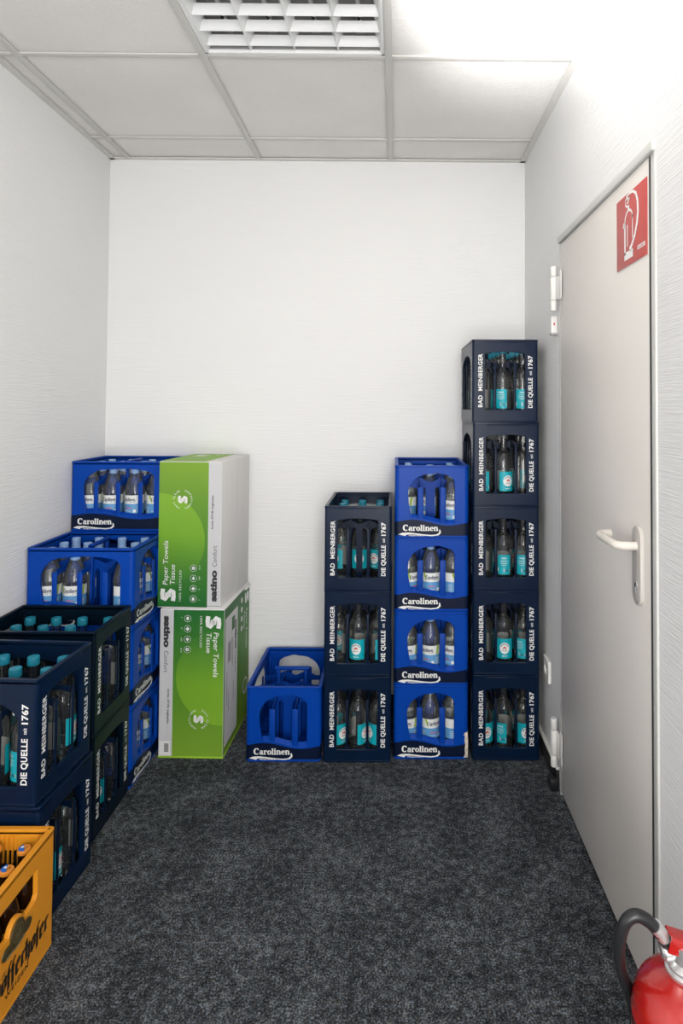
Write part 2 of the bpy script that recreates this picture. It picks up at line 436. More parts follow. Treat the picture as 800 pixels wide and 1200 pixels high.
# ---------------------------------------------------------------- the door
door = empty('door_1', (XR, (DY0 + DY1) / 2, 0)); struct(door, 'grey-beige steel door in the right wall')
def dpart(mb, name, par=door):
    o = mb.build(name, par); return o
cy = (DY0 + DY1) / 2
def L(x, y, z): return (x - XR, y - cy, z)
mb = MB()
mb.box(L(XR + 0.02, cy + 0.001, DH / 2 + 0.004), (0.05, DY1 - DY0 - 0.022, DH - 0.024), M['door'], 0.003)
leaf = dpart(mb, 'door_leaf')
mb = MB()
for y0, y1 in ((DY0 - 0.020, DY0 + 0.002), (DY1 - 0.006, DY1 + 0.004)):
    mb.box(L(XR + 0.003, (y0 + y1) / 2, DH / 2 + 0.008), (0.016, y1 - y0, DH + 0.016), M['frame'], 0.0015)
mb.box(L(XR - 0.002, cy - 0.009, DH + 0.006), (0.022, DY1 - DY0 + 0.026, 0.024), M['frame'], 0.002)
mb.box(L(XR + 0.0045, DY0 + 0.0065, DH / 2 - 0.006), (0.019, 0.009, DH - 0.012), M['gap'])  # solid dark strips stand in for the shade in the door gaps
mb.box(L(XR + 0.012, DY1 - 0.0075, DH / 2 - 0.006), (0.02, 0.004, DH - 0.012), M['gap'])
mb.box(L(XR + 0.02, cy, 0.006), (0.03, DY1 - DY0, 0.012), M['gap'])
dpart(mb, 'door_frame')
# hinges: barrels on the frame side with a leaf plate on the door
for z0, z1 in ((1.775, 1.945), (0.085, 0.262)):
    mb = MB(); X = -0.021; Yh = DY1 + 0.028 - cy
    segs = [z0, z0 + (z1 - z0) * 0.24, z0 + (z1 - z0) * 0.76, z1]
    for a, b in zip(segs[:-1], segs[1:]):
        mb.lathe([(0.0, a + 0.001), (0.0105, a + 0.001), (0.0115, a + 0.0025), (0.0115, b - 0.0025), (0.0105, b - 0.001), (0, b - 0.001)], M['white'], 16, (X, Yh, 0))
    mb.lathe([(0.008, z0), (0.008, z1)], M['grey'], 12, (X, Yh, 0))
    mb.box((X + 0.011, Yh - 0.018, (z0 + z1) / 2), (0.006, 0.03, (z1 - z0) * 0.5), M['white'], 0.002)
    mb.box((X + 0.011, Yh - 0.055, (z0 + z1) / 2 + 0.005), (0.004, 0.028, (z1 - z0) * 0.62), M['white'], 0.0018)
    dpart(mb, 'hinge')
# handle set
hs = MB()
out = []
pz0, pz1, pw = 0.925, 1.115, 0.024
for a in range(0, 181, 15): out.append((pw * math.cos(R(a)), pz1 - pw + pw * math.sin(R(a))))
for a in range(180, 361, 15): out.append((pw * math.cos(R(a)), pz0 + pw + pw * math.sin(R(a))))
v, f = curve_mesh([out], 0.006, 0.002)
hs.add(v, f, M['plate'], Matrix.Translation((-0.006, 1.502 - cy, 0)) @ Matrix.Rotation(-PI / 2, 4, 'Z') @ Matrix.Rotation(PI / 2, 4, 'X'))
plate = dpart(hs, 'handle_plate')
mb = MB()
mb.lathe([(0.0, 0), (0.0085, 0), (0.0085, 0.002), (0, 0.002)], M['steel'], 16, mtx=Matrix.Translation((-0.0138, 1.502 - cy, 0.972)) @ Matrix.Rotation(-PI / 2, 4, 'Y'))
mb.box((-0.0165, 1.502 - cy, 0.960), (0.002, 0.006, 0.014), M['steel'])
mb.box((-0.0165, 1.502 - cy, 0.972), (0.0025, 0.0022, 0.009), M['gap'])
mb.build('keyhole', plate)
def rounded_path(pts, rad, n=6):
    P = [Vector(p) for p in pts]; o = [P[0]]
    for i in range(1, len(P) - 1):
        a = (P[i - 1] - P[i]).normalized(); b = (P[i + 1] - P[i]).normalized()
        s = P[i] + a * rad; e = P[i] + b * rad
        for k in range(n + 1):
            t = k / n; o.append(s * (1 - t) ** 2 + P[i] * 2 * t * (1 - t) + e * t * t)
    o.append(P[-1]); return o
mb = MB()
hz = 1.068
mb.tube(rounded_path([(-0.012, 1.502 - cy, hz), (-0.062, 1.502 - cy, hz), (-0.066, 1.635 - cy, hz + 0.003), (-0.028, 1.637 - cy, hz + 0.003)], 0.026, 8), 0.0105, M['handle'], 16)
dpart(mb, 'door_handle')
# scratch on the paint low on the leaf
mb = MB()
v, f = stroke2([(0.0, 0), (0.012, -0.012), (0.02, -0.032)], 0.0016)
mb.add(v, f, M['plate'], Matrix.Translation((-0.0062, 1.66 - cy, 0.36)) @ Matrix.Rotation(-PI / 2, 4, 'Z') @ Matrix.Rotation(PI / 2, 4, 'X'))
mb.build('scratch', leaf)

# fire extinguisher sign on the leaf
sign = empty('safety_sign', (XR - 0.0055, 1.542, 1.881))
tag(sign, 'square red sign with white fire extinguisher pictogram on the steel door', 'sign')
FS = Matrix.Rotation(-PI / 2, 4, 'Z') @ Matrix.Rotation(PI / 2, 4, 'X')   # faces -X, 2D x runs towards the camera
mb = MB(); mb.box((-0.001, 0, 0), (0.002, 0.198, 0.19), M['sign_red'], 0.0005); mb.build('sign_plate', sign)
mb = MB()
def ssh(sh): mb.add(sh[0], sh[1], M['sign_white'], Matrix.Translation((-0.0025, 0, 0)) @ FS)
ssh(stroke2([(-0.0385, 0.018), (-0.0385, -0.065)], 0.009))
ssh(stroke2([(0.012, 0.030), (0.012, -0.03)], 0.005))
ssh(stroke2([(-0.0385, 0.018), (-0.036, 0.034), (-0.025, 0.046), (-0.013, 0.049), (-0.001, 0.046), (0.010, 0.036), (0.012, 0.022)], 0.006))
ssh(stroke2([(-0.022, 0.012), (-0.022, -0.045)], 0.005))
ssh(poly2([(-0.043, -0.079), (0.014, -0.079), (0.014, -0.058), (-0.043, -0.058)]))
ssh(poly2([(-0.052, 0.012), (-0.040, 0.008), (-0.036, 0.022), (-0.048, 0.024)]))
ssh(stroke2([(-0.014, 0.05), (-0.014, 0.062)], 0.012))
ssh(stroke2([(-0.020, 0.060), (-0.033, 0.066), (-0.034, 0.082), (-0.022, 0.083), (-0.008, 0.077)], 0.006))
ssh(stroke2([(-0.022, 0.068), (-0.006, 0.080)], 0.007))
ssh(stroke2([(-0.034, 0.078), (-0.026, 0.089), (-0.006, 0.0915), (0.016, 0.089), (0.034, 0.078), (0.045, 0.056), (0.047, 0.028), (0.041, 0.0), (0.026, -0.028), (0.006, -0.048), (-0.006, -0.058)],
            [0.005, 0.005, 0.006, 0.007, 0.009, 0.010, 0.011, 0.011, 0.010, 0.010, 0.016]))
ssh(poly2([(0.043, -0.060), (0.089, -0.060), (0.089, -0.0705), (0.043, -0.0705)]))
mb.build('pictogram', sign)
mb = MB()
for k in range(6):
    v, f = stroke2([(0.048 + k * 0.0065, -0.068), (0.050 + k * 0.0065, -0.0625)], 0.0025)
    mb.add(v, f, M['sign_red'], Matrix.Translation((-0.003, 0, 0)) @ FS)
mb.build('imprint', sign)

# contact sensor under the top hinge
t = empty('contact_sensor', (XR, 2.285, 1.69)); tag(t, 'small white contact sensor with red mark on the wall under the upper hinge', 'sensor')
mb = MB(); mb.box((-0.012, 0, 0.038), (0.024, 0.024, 0.066), M['white'], 0.003); mb.build('housing', t)
mb = MB(); mb.box((-0.012, 0, 0.0025), (0.026, 0.026, 0.009), M['grey'], 0.002); mb.build('cable_gland', t)
mb = MB(); mb.box((-0.013, -0.0122, 0.040), (0.005, 0.001, 0.011), M['sign_red']); mb.build('red_mark', t)
# wall socket
t = empty('wall_socket', (XR, 2.415, 0.372)); tag(t, 'white square wall socket low beside the tall crate stack', 'socket')
mb = MB()
sq = [(-0.04, -0.04), (0.04, -0.04), (0.04, 0.04), (-0.04, 0.04)]
v, f = curve_mesh([sq, arc(0, 0, 0.021, 0.021, 0, 345, 23)], 0.004, 0.0015)
mb.add(v, f, M['white'], Matrix.Translation((-0.0055, 0, 0)) @ FS); mb.build('cover_frame', t)
mb = MB()
mb.lathe([(0.0215, -0.010), (0.0195, 0.004), (0.0, 0.004)], M['white'], 24, mtx=Matrix.Rotation(PI / 2, 4, 'Y')); 
mb.lathe([(0.0, 0), (0.0028, 0)], M['gap'], 10, mtx=Matrix.Translation((0.003, 0.0095, 0)) @ Matrix.Rotation(PI / 2, 4, 'Y'))
mb.lathe([(0.0, 0), (0.0028, 0)], M['gap'], 10, mtx=Matrix.Translation((0.003, -0.0095, 0)) @ Matrix.Rotation(PI / 2, 4, 'Y'))
mb.build('socket_insert', t)
t = MB().box((0, 0, 0.022), (0.035, 0.05, 0.044), M['rubber'], 0.008).build('door_stop')
t.location = (XR - 0.022, 2.262, 0)
tag(t, 'small black rubber stop on the carpet under the lower hinge', 'door stop')

# ---------------------------------------------------------------- louvred ceiling luminaire
lam = empty('ceiling_luminaire', ((LX0 + LX1) / 2, (LY0 + LY1) / 2, HC + 0.004)); tag(lam, 'unlit square white louvre luminaire set into the tile ceiling', 'light')
hw = 0.3
mb = MB()
for s in (-1, 1):
    mb.box((s * (hw - 0.006), 0, 0.003), (0.012, 2 * hw, 0.012), M['lamp_white'], 0.002)
    mb.box((0, s * (hw - 0.006), 0.003), (2 * hw, 0.012, 0.012), M['lamp_white'], 0.002)
mb.build('rim', lam)
mb = MB()
for s in (-1, 1):
    mb.box((s * (hw + 0.002), 0, 0.05), (0.002, 2 * hw, 0.1), M['lamp_white'])
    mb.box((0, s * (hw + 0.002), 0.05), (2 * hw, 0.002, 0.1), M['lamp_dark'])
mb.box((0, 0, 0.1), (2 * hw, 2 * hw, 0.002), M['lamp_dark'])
mb.build('housing', lam)
def blade(length, h, top, along_x):
    pts = []
    for k in range(6):
        q = k / 5; pts.append((0.0006 + (top / 2 - 0.0006) * q ** 1.6, h * q))
    prof = [(-a, b) for a, b in reversed(pts)] + pts
    vs = []; fs = []; n = len(prof)
    for s in (-length / 2, length / 2):
        for a, b in prof: vs.append((s, a, b) if along_x else (a, s, b))
    for i in range(n - 1): fs.append((i, i + 1, n + i + 1, n + i))
    return vs, fs
for k in range(-2, 3):
    mb = MB(); v, f = blade(2 * hw - 0.02, 0.046, 0.036, False)
    x = k * (2 * hw - 0.02) / 4
    if abs(k) == 2: x -= (0.016 if k > 0 else -0.016) * 0.2
    mb.add([(a + x, b, c) for a, b, c in v], f, M['lamp_white']); mb.build('louvre_strip', lam)
ny = 8
for k in range(ny):
    y = hw - 0.03 - k * 0.077
    mb = MB(); v, f = blade(2 * hw - 0.02, 0.028, 0.030, True)
    mb.add([(a, b + y, c + 0.009) for a, b, c in v], f, M['lamp_white']); mb.build('cross_blade', lam)
for k in range(4):
    x = (k - 1.5) * (2 * hw - 0.02) / 4
    mb = MB(); mb.tube([(x, -0.28, 0.075), (x, 0.28, 0.075)], 0.008, M['tube'], 12)
    t = mb.build('fluorescent_tube', lam)
    mb = MB(); mb.box((x, 0.27 - 0.0, 0.074), (0.028, 0.03, 0.03), M['lamp_white'], 0.003)
    v, f = poly2([(-0.009, 0.062), (0.009, 0.062), (0, 0.052)])
    mb.build('lamp_holder', lam); mb = MB()
    mb.lathe([(0.0, 0.046), (0.008, 0.058), (0.008, 0.06)], M['gap'], 3, (x, 0.2, 0))
    mb.build('tube_clip', lam)

# ---------------------------------------------------------------- fire extinguisher
ex = empty('fire_extinguisher', (0.478, 1.0, 0)); tag(ex, 'red fire extinguisher with black hose standing by the door frame', 'fire extinguisher')
mb = MB(); r = 0.082
prof = [(0, 0.012), (r - 0.012, 0.012), (r - 0.004, 0.018), (r, 0.03), (r, 0.412), (r + 0.0012, 0.414), (r + 0.0012, 0.420), (r, 0.422)]
for a in range(8, 76, 8): prof.append((0.022 + (r - 0.022) * math.cos(R(a)), 0.422 + 0.066 * math.sin(R(a))))
prof += [(0.034, 0.4880), (0.027, 0.491), (0.0255, 0.494), (0.0255, 0.497), (0, 0.497)]
mb.lathe(prof, M['ext_red'], 48); mb.build('cylinder', ex, 40)
mb = MB(); mb.lathe([(0, 0), (r + 0.002, 0), (r + 0.003, 0.004), (r + 0.003, 0.028), (r + 0.0005, 0.032)], M['rubber'], 40); mb.build('foot_ring', ex)
mb = MB(); n = 40; vs = []; fs = []
for i in range(n + 1):
    a = R(120 + 200 * i / n)
    for z in (0.12, 0.39): vs.append(((r + 0.0006) * math.cos(a), (r + 0.0006) * math.sin(a), z))
    if i: fs.append((2 * i - 2, 2 * i, 2 * i + 1, 2 * i - 1))
mb.add(vs, fs, M['ext_cream'])
def wrap(sh, rad, a0, z0, back=False):
    """bend a 2D shape around a vertical cylinder; a0 = angle of its origin"""
    return [(rad * math.cos(a0 + x / rad), rad * math.sin(a0 + x / rad), z0 + y) for x, y, z in sh[0]], sh[1]
for k, wd in enumerate((0.05, 0.06, 0.045, 0.06)):
    v, f = wrap(text_mesh(['PULVER', 'LÖSCHER', 'FEUER', '6 kg ABC'][k], wd, 0.016, 0.02), r + 0.0012, R(196), 0.35 - k * 0.03)
    mb.add(v, f, M['black'])
mb.build('label', ex)
mb = MB()
mb.lathe([(0.0, 0.456), (0.029, 0.456), (0.031, 0.459), (0.031, 0.463), (0.027, 0.466), (0.027, 0.470), (0.024, 0.473), (0.019, 0.476), (0.017, 0.50), (0, 0.502)], M['alu'], 32)
mb.lathe([(0, 0), (0.013, 0), (0.0135, 0.003), (0.0135, 0.02), (0.010, 0.024), (0, 0.024)], M['alu'], 16, mtx=Matrix.Translation((-0.012, 0.008, 0.486)) @ Matrix.Rotation(-PI / 2 - 0.15, 4, 'Y'))
vo = mb.build('valve', ex); vo.location.z = 0.036
mb = MB()
mb.tube([(0.004, 0.012, 0.49), (-0.008, 0.012, 0.515), (-0.022, 0.01, 0.538)], 0.0035, M['alu'], 8)
mb.box((0, 0, 0), (0.004, 0.02, 0.05), M['alu'], 0.001, mtx=Matrix.Translation((0.0, 0.0, 0.515)) @ Matrix.Rotation(-0.6, 4, 'Y'))
mb.build('valve_bracket', ex)
mb = MB()   # carrying lever, a red channel leaning forward over the valve
lever = Matrix.Translation((-0.025, 0.004, 0.553)) @ Matrix.Rotation(0.30, 4, 'Y')
mb.box((0.065, 0, 0), (0.13, 0.026, 0.003), M['ext_red'], 0.0012, mtx=lever)
mb.box((0.055, -0.012, -0.012), (0.11, 0.003, 0.024), M['ext_red'], 0.001, mtx=lever)
mb.box((0.055, 0.012, -0.012), (0.11, 0.003, 0.024), M['ext_red'], 0.001, mtx=lever)
mb.build('squeeze_lever', ex)
mb = MB(); lv2 = Matrix.Translation((0.01, 0.004, 0.512)) @ Matrix.Rotation(0.12, 4, 'Y')
mb.box((0.05, 0, 0), (0.11, 0.024, 0.003), M['rubber'], 0.0012, mtx=lv2); mb.build('carry_handle', ex)
mb = MB(); mb.lathe([(0, 0), (0.0055, 0), (0.006, 0.006), (0.004, 0.012), (0, 0.012)], M['pin_blue'], 12, mtx=Matrix.Translation((0.004, -0.016, 0.508)) @ Matrix.Rotation(PI / 2, 4, 'X'))
mb.box((0.009, -0.018, 0.524), (0.006, 0.004, 0.014), M['pin_blue'], 0.001)
mb.build('safety_pin', ex)
mb = MB()
def bez(P, n=10):
    """Catmull-Rom through the points"""
    P = [Vector(p) for p in P]; o = []
    for i in range(len(P) - 1):
        p0, p1, p2, p3 = P[max(i - 1, 0)], P[i], P[i + 1], P[min(i + 2, len(P) - 1)]
        for k in range(n):
            t = k / n
            o.append(0.5 * ((2 * p1) + (-p0 + p2) * t + (2 * p0 - 5 * p1 + 4 * p2 - p3) * t * t + (-p0 + 3 * p1 - 3 * p2 + p3) * t ** 3))
    o.append(P[-1]); return o
hp = [(-0.040, 0.006, 0.550), (-0.056, 0.006, 0.568), (-0.076, 0.007, 0.577), (-0.092, 0.008, 0.568), (-0.101, 0.010, 0.544), (-0.103, 0.014, 0.515), (-0.098, 0.024, 0.485), (-0.086, 0.042, 0.450), (-0.066, 0.064, 0.40), (-0.050, 0.078, 0.33), (-0.045, 0.082, 0.2)]
mb.tube(bez(hp, 8), 0.0098, M['rubber'], 16); mb.build('hose', ex)
mb = MB(); mb.tube([(-0.047, 0.006, 0.5615), (-0.030, 0.007, 0.541)], 0.0112, M['alu'], 16)
mb.tube([(-0.031, 0.007, 0.542), (-0.026, 0.008, 0.535)], 0.0125, M['rubber'], 16)
mb.build('hose_ferrule', ex)

# ---------------------------------------------------------------- crates
def seat_mat(o): return o
def crate_shell(mb, w_, l_, h, t, r, win_s, win_l, m, rim=0.004, bev=0.0012):
    """four windowed walls with round corner posts, a floor and a rim"""
    for face, (fw, off, win) in enumerate(((w_, l_, win_s), (l_, w_, win_l), (w_, l_, win_s), (l_, w_, win_l))):
        a = fw / 2 - r
        outer = [(-a, 0.004), (a, 0.004), (a, h - 0.004), (-a, h - 0.004)]
        v, f = curve_mesh([outer] + [win], t / 2 - bev, bev)
        mb.add(v, f, m, FACE(face, off / 2 - t / 2))
    for k, (sx, sy) in enumerate(((1, -1), (1, 1), (-1, 1), (-1, -1))):
        cx, cy_ = sx * (w_ / 2 - r), sy * (l_ / 2 - r)
        a0 = {0: -90, 1: 0, 2: 90, 3: 180}[k]
        vs = []; fs = []; n = 6; ri = max(r - t, 0.001)
        for i in range(n + 1):
            a = R(a0 + 90 * i / n)
            for rr, z in ((r, 0.004), (r, h - 0.004), (ri, h - 0.004), (ri, 0.004)):
                vs.append((cx + rr * math.cos(a), cy_ + rr * math.sin(a), z))
            if i:
                o = 4 * (i - 1)
                for q in range(4): fs.append((o + q, o + (q + 1) % 4, o + 4 + (q + 1) % 4, o + 4 + q))
        mb.add(vs, fs, m)
        # inner corner bracket under the rim
        bx, by = sx * (w_ / 2 - t - 0.004), sy * (l_ / 2 - t - 0.004)
        mb.box((bx, by, h / 2 - 0.01), (0.010, 0.010, h - 0.045), m, 0.003)
        mb.box((sx * (w_ / 2 - t - 0.016), sy * (l_ / 2 - t - 0.003), h - 0.020), (0.032, 0.006, 0.012), m, 0.0015)
    # rim and foot rings following the rounded rectangle
    def rr_path(off):
        P = []
        for k, (sx, sy) in enumerate(((1, -1), (1, 1), (-1, 1), (-1, -1))):
            a0 = (-90, 0, 90, 180)[k]
            for i in range(7):
                a = R(a0 + 15 * i); P.append((sx * (w_ / 2 - r) + (r + off) * math.cos(a), sy * (l_ / 2 - r) + (r + off) * math.sin(a)))
        return P
    def ring(z0, z1, o0, o1, b=0.0012):
        loops = [(o0, z0 + b), (o0, z1 - b), (o0 - b, z1), (o1 + b, z1), (o1, z1 - b), (o1, z0 + b), (o1 + b, z0), (o0 - b, z0)]
        vs = []; fs = []; n = 28; q = len(loops)
        for o, z in loops:
            for x, y in rr_path(o): vs.append((x, y, z))
        for j in range(q):
            for i in range(n):
                k = (i + 1) % n; jj = (j + 1) % q
                fs.append((j * n + i, j * n + k, jj * n + k, jj * n + i))
        mb.add(vs, fs, m)
    ring(h - 0.008, h, 0.0012, -t - 0.001)
    ring(h - 0.0125, h - 0.008, 0.0, -t, 0.0002)
    ring(0.0, 0.006, -0.002, -t - 0.003)
    ring(0.006, 0.010, 0.0008, -t)
    mb.box((0, 0, 0.009), (w_ - 2 * t + 0.004, l_ - 2 * t + 0.004, 0.006), m)

def divider(span, cells, ztop, dip, web, col, post, z0=0.012):
    """plate across the crate: V-notched web, a column in every cell and a post on every cell line"""
    p = span / cells; outer = [(-span / 2, ztop - dip)]
    for i in range(cells):
        x = -span / 2 + i * p
        outer += [(x + p / 2, ztop - dip)]
        if i < cells - 1: outer += [(x + p, ztop)]
    outer += [(span / 2, ztop - dip), (span / 2, z0), (-span / 2, z0)]
    seen = []; [seen.append(q) for q in outer if q not in seen]
    holes = []
    for i in range(cells):
        x = -span / 2 + i * p
        spans = ((x + 0.0015, x + p - post / 2),) if i == 0 else ((x + post / 2, x + p - 0.0015),) if i == cells - 1 else ((x + post / 2, x + p / 2 - col / 2), (x + p / 2 + col / 2, x + p - post / 2))
        for a, b in spans:
            zt = ztop - dip - web
            holes.append([(a, z0 + 0.012), (b, z0 + 0.012), (b, zt - 0.008), ((a + b) / 2 + (b - a) * 0.2, zt), ((a + b) / 2 - (b - a) * 0.2, zt), (a, zt - 0.008)])
    return curve_mesh([seen] + holes, 0.0012)

def crate_grid(mb, w_, l_, t, nx, ny, ztop, dip, web, col, post, m, pw, pz):
    iw, il = w_ - 2 * t - 0.002, l_ - 2 * t - 0.002
    px, py = iw / nx, il / ny
    v, f = divider(iw, nx, ztop, dip, web, col, post)
    for j in range(1, ny): mb.add(v, f, m, Matrix.Translation((0, -il / 2 + j * py, 0)) @ Matrix.Rotation(PI / 2, 4, 'X'))
    v, f = divider(il, ny, ztop, dip, web, col, post)
    for i in range(1, nx): mb.add(v, f, m, Matrix.Translation((-iw / 2 + i * px, 0, 0)) @ Matrix.Rotation(PI / 2, 4, 'Z') @ Matrix.Rotation(PI / 2, 4, 'X'))
    for i in range(1, nx):
        for s in (-1, 1):
            x = -iw / 2 + i * px; y = s * (l_ / 2 - t * 0.5 - 0.001)
            mb.box((x, s * (l_ / 2 - 0.0035), (pz + 0.012) / 2), (pw, 0.0045, pz - 0.012), m, 0.0015)
            mb.box((x, y - s * t * 0.3, 0.052), (min(pw * 2.2, 0.03), t * 0.9, 0.014), m, 0.004)
    for j in range(1, ny):
        for s in (-1, 1):
            y = -il / 2 + j * py; x = s * (w_ / 2 - t * 0.5 - 0.001)
            mb.box((s * (w_ / 2 - 0.0035), y, (pz + 0.012) / 2), (0.0045, pw * 0.8, pz - 0.012), m, 0.0015)
    return [[(-iw / 2 + (i + 0.5) * px, -il / 2 + (j + 0.5) * py) for i in range(nx)] for j in range(ny)]

# --- navy crate for 12 glass bottles
NW, NL, NH, NT = 0.267, 0.399, 0.3375, 0.011
def navy_window(fw, margin):
    a = fw / 2 - margin; b = 0.008; z0, zc, zt = 0.050, 0.2825, 0.289
    p = [(-a + 0.003, z0), (a - 0.003, z0), (a, z0 + 0.003), (a, zc - b)]
    p += arc(a - b, zc - b, b, b, 0, 70, 4)[1:]
    for k in range(9):
        q = 1 - 2 * (k + 0.5) / 9; p.append((q * (a - b), zt - (zt - zc) * q * q))
    p += arc(-a + b, zc - b, b, b, 110, 180, 4)
    p += [(-a, z0 + 0.003)]
    return p
def navy_window_long(fw):
    a = fw / 2 - 0.05; z0 = 0.050
    p = [(-a, z0), (a, z0), (a, 0.225)]
    p += [(a * math.cos(R(k)) if k < 90 else a * math.cos(R(k)), 0.225 + 0.062 * math.sin(R(k))) for k in (12, 28, 45, 62, 78, 90, 102, 118, 135, 152, 168)]
    p += [(-a, 0.225)]
    return p
T_BAD = text_mesh('BAD  MEINBERGER', 0.217, 0.0175, 0.021, spacing=1.08)
T_DIE = text_mesh('DIE QUELLE', 0.122, 0.0175, 0.030, spacing=1.05)
T_SEIT = text_mesh('seit', 0.017, 0.0115, 0.008)
T_1767 = text_mesh('1767', 0.053, 0.0175, 0.036, spacing=1.05)
def navy_crate(m):
    root = empty('bottle_crate')
    mb = MB(); crate_shell(mb, NW, NL, NH, NT, 0.009, navy_window(NW, 0.051), navy_window_long(NL), m)
    for k in (0, 2):     # moulded lip under the rim, front and back
        mb.box((0, 0, 0), (0.155, 0.003, 0.004), m, 0.0012, mtx=Matrix.Rotation(k * PI / 2, 4, 'Z') @ Matrix.Translation((0, -NL / 2, NH - 0.010)))
        mb.box((0, 0.0015, 0.002), (NW - 0.104, 0.009, 0.004), m, 0.001, mtx=Matrix.Rotation(k * PI / 2, 4, 'Z') @ Matrix.Translation((0, -NL / 2 + 0.004, 0.0475)))
    mb.build('crate_body', root, 20)
    mb = MB(); cells = crate_grid(mb, NW, NL, NT, 3, 4, 0.262, 0.017, 0.014, 0.026, 0.010, M['navy_in'], 0.0095, 0.245)
    mb.build('bottle_divider', root)
    mb = MB()
    for face, (fw, off) in enumerate(((NW, NL), (NL, NW), (NW, NL), (NL, NW))):
        F = FACE(face, off / 2 + 0.0006); e = fw / 2
        for sh, x, y in ((T_BAD, -e + 0.041, 0.062), (T_DIE, e - 0.023, 0.060), (T_SEIT, e - 0.0255, 0.193), (T_1767, e - 0.023, 0.220)):
            mb.add(*xf(sh, x, y, PI / 2), M['letter'], F)
    mb.build('lettering', root)
    reg(root)
    return root, cells

# --- blue crate for 12 one-litre bottles
BW, BL_, BH, BT = 0.299, 0.399, 0.2935, 0.012
def wave(x, e):
    """wavy lower edge, x in -e..e"""
    q = (x + e) / (2 * e)
    return 0.062 - 0.016 * math.sin((q - 0.16) * 2 * PI * 0.92 - 0.9) if False else 0.0635 + 0.0115 * math.cos((q - 0.24) * 2 * PI / 0.98)
def blue_window(fw):
    e = fw / 2; xl = -e + 0.052; xr = e - 0.055 if fw < 0.33 else e - 0.048
    p = []
    xlb = xl + 0.015
    n = 10
    for k in range(n + 1):
        x = xlb + (xr - xlb) * k / n; p.append((x, wave(x, e) + 0.007))
    p += [(xr, 0.19), (xr, 0.222)]
    rx = 0.042
    p += arc(xr - rx, 0.222, rx, 0.034, 15, 75, 4)
    mid = (xr - rx); lx = xl + 0.09
    for k in range(1, 5):
        x = mid + (lx - mid) * k / 5; p.append((x, 0.2575 + 0.007 * math.sin(PI * k / 5)))
    p += arc(lx, 0.178, 0.09, 0.082, 92, 178, 9)
    p += [(xl + 0.003, 0.140), (xl + 0.009, 0.105)]
    return p
def serif_word():
    """the word Carolinen in heavy slab-serif strokes, x height 1, cap height 1.45"""
    sh = []; x = 0; TH = 0.34
    def V(cx, y0, y1, w=TH): sh.append(poly2([(cx - w / 2, y0), (cx + w / 2, y0), (cx + w / 2, y1), (cx - w / 2, y1)]))
    def slab(cx, y, w=0.56, hgt=0.15): sh.append(poly2([(cx - w / 2, y), (cx + w / 2, y), (cx + w / 2, y + hgt), (cx - w / 2, y + hgt)]))
    def bowl(cx, cy_, rx, ry, a0, a1, w0=TH, w1=0.14, n=16):
        P = arc(cx, cy_, rx, ry, a0, a1, n)
        W = [w1 + (w0 - w1) * abs(math.cos(R(a0 + (a1 - a0) * i / n))) for i in range(n + 1)]
        sh.append(stroke2(P, W))
    bowl(0.62, 0.74, 0.50, 0.66, 48, 312, 0.42, 0.17); V(1.02, 1.0, 1.42, 0.16); x = 1.28      # C
    def a(x): bowl(x + 0.40, 0.32, 0.26, 0.25, 20, 340, 0.30, 0.14); V(x + 0.66, 0.08, 0.72); bowl(x + 0.44, 0.66, 0.26, 0.26, 0, 165, 0.3, 0.16); slab(x + 0.78, 0, 0.34, 0.15); return x + 0.98
    def rr(x): V(x + 0.26, 0, 0.98); slab(x + 0.27, 0); slab(x + 0.16, 0.85, 0.34); bowl(x + 0.56, 0.62, 0.28, 0.28, 150, 50, 0.3, 0.16, 8); sh.append(disc2(x + 0.70, 0.80, 0.15)); return x + 0.88
    def oo(x): bowl(x + 0.46, 0.49, 0.32, 0.42, 0, 360, 0.34, 0.13, 24); return x + 0.96
    def ll(x): V(x + 0.26, 0, 1.42); slab(x + 0.27, 0); slab(x + 0.16, 1.28, 0.34); return x + 0.58
    def ii(x): V(x + 0.26, 0, 0.98); slab(x + 0.27, 0); slab(x + 0.16, 0.85, 0.34); sh.append(disc2(x + 0.24, 1.26, 0.19)); return x + 0.58
    def nn(x): V(x + 0.24, 0, 0.98); slab(x + 0.25, 0, 0.50); slab(x + 0.15, 0.85, 0.34); bowl(x + 0.54, 0.60, 0.28, 0.33, 140, 0, 0.33, 0.18, 9); V(x + 0.82, 0, 0.62); slab(x + 0.84, 0, 0.48); return x + 1.12
    def ee(x): bowl(x + 0.46, 0.49, 0.32, 0.42, 0, 315, 0.34, 0.13, 20); sh.append(poly2([(x + 0.24, 0.44), (x + 0.88, 0.44), (x + 0.88, 0.57), (x + 0.24, 0.57)])); return x + 0.94
    x = a(x); x = rr(x); x = oo(x); x = ll(x); x = ii(x); x = nn(x); x = ee(x); x = nn(x)
    s = join2(*sh); x1 = max(p[0] for p in s[0])
    return [(p[0] / x1, p[1] / 1.45, 0) for p in s[0]], s[1]
T_CAR = serif_word()
SWOOSH = stroke2([(-0.035, -0.34), (0.03, -0.235), (0.15, -0.20), (0.35, -0.24), (0.60, -0.32), (0.82, -0.36), (0.98, -0.30), (1.045, -0.16), (1.05, 0.02), (1.035, 0.12)],
                 [0.24, 0.20, 0.15, 0.10, 0.09, 0.10, 0.09, 0.06, 0.04, 0.02])
T_HAUPT = text_mesh('Hauptmineral', 0.44, 0.17, 0.02)
def logo(mb, m, F, x, y, wd, ht, small=True):
    mb.add(*xf(T_CAR, x, y, 0, wd, ht), m, F)
    mb.add([(a * wd + x, b * wd * 0.36 + y, 0) for a, b, c in SWOOSH[0]], SWOOSH[1], m, F)
    if small: mb.add([(a * wd + x + wd * 0.16, b * wd * 0.24 + y - 0.0205, 0) for a, b, c in T_HAUPT[0]], T_HAUPT[1], m, F)
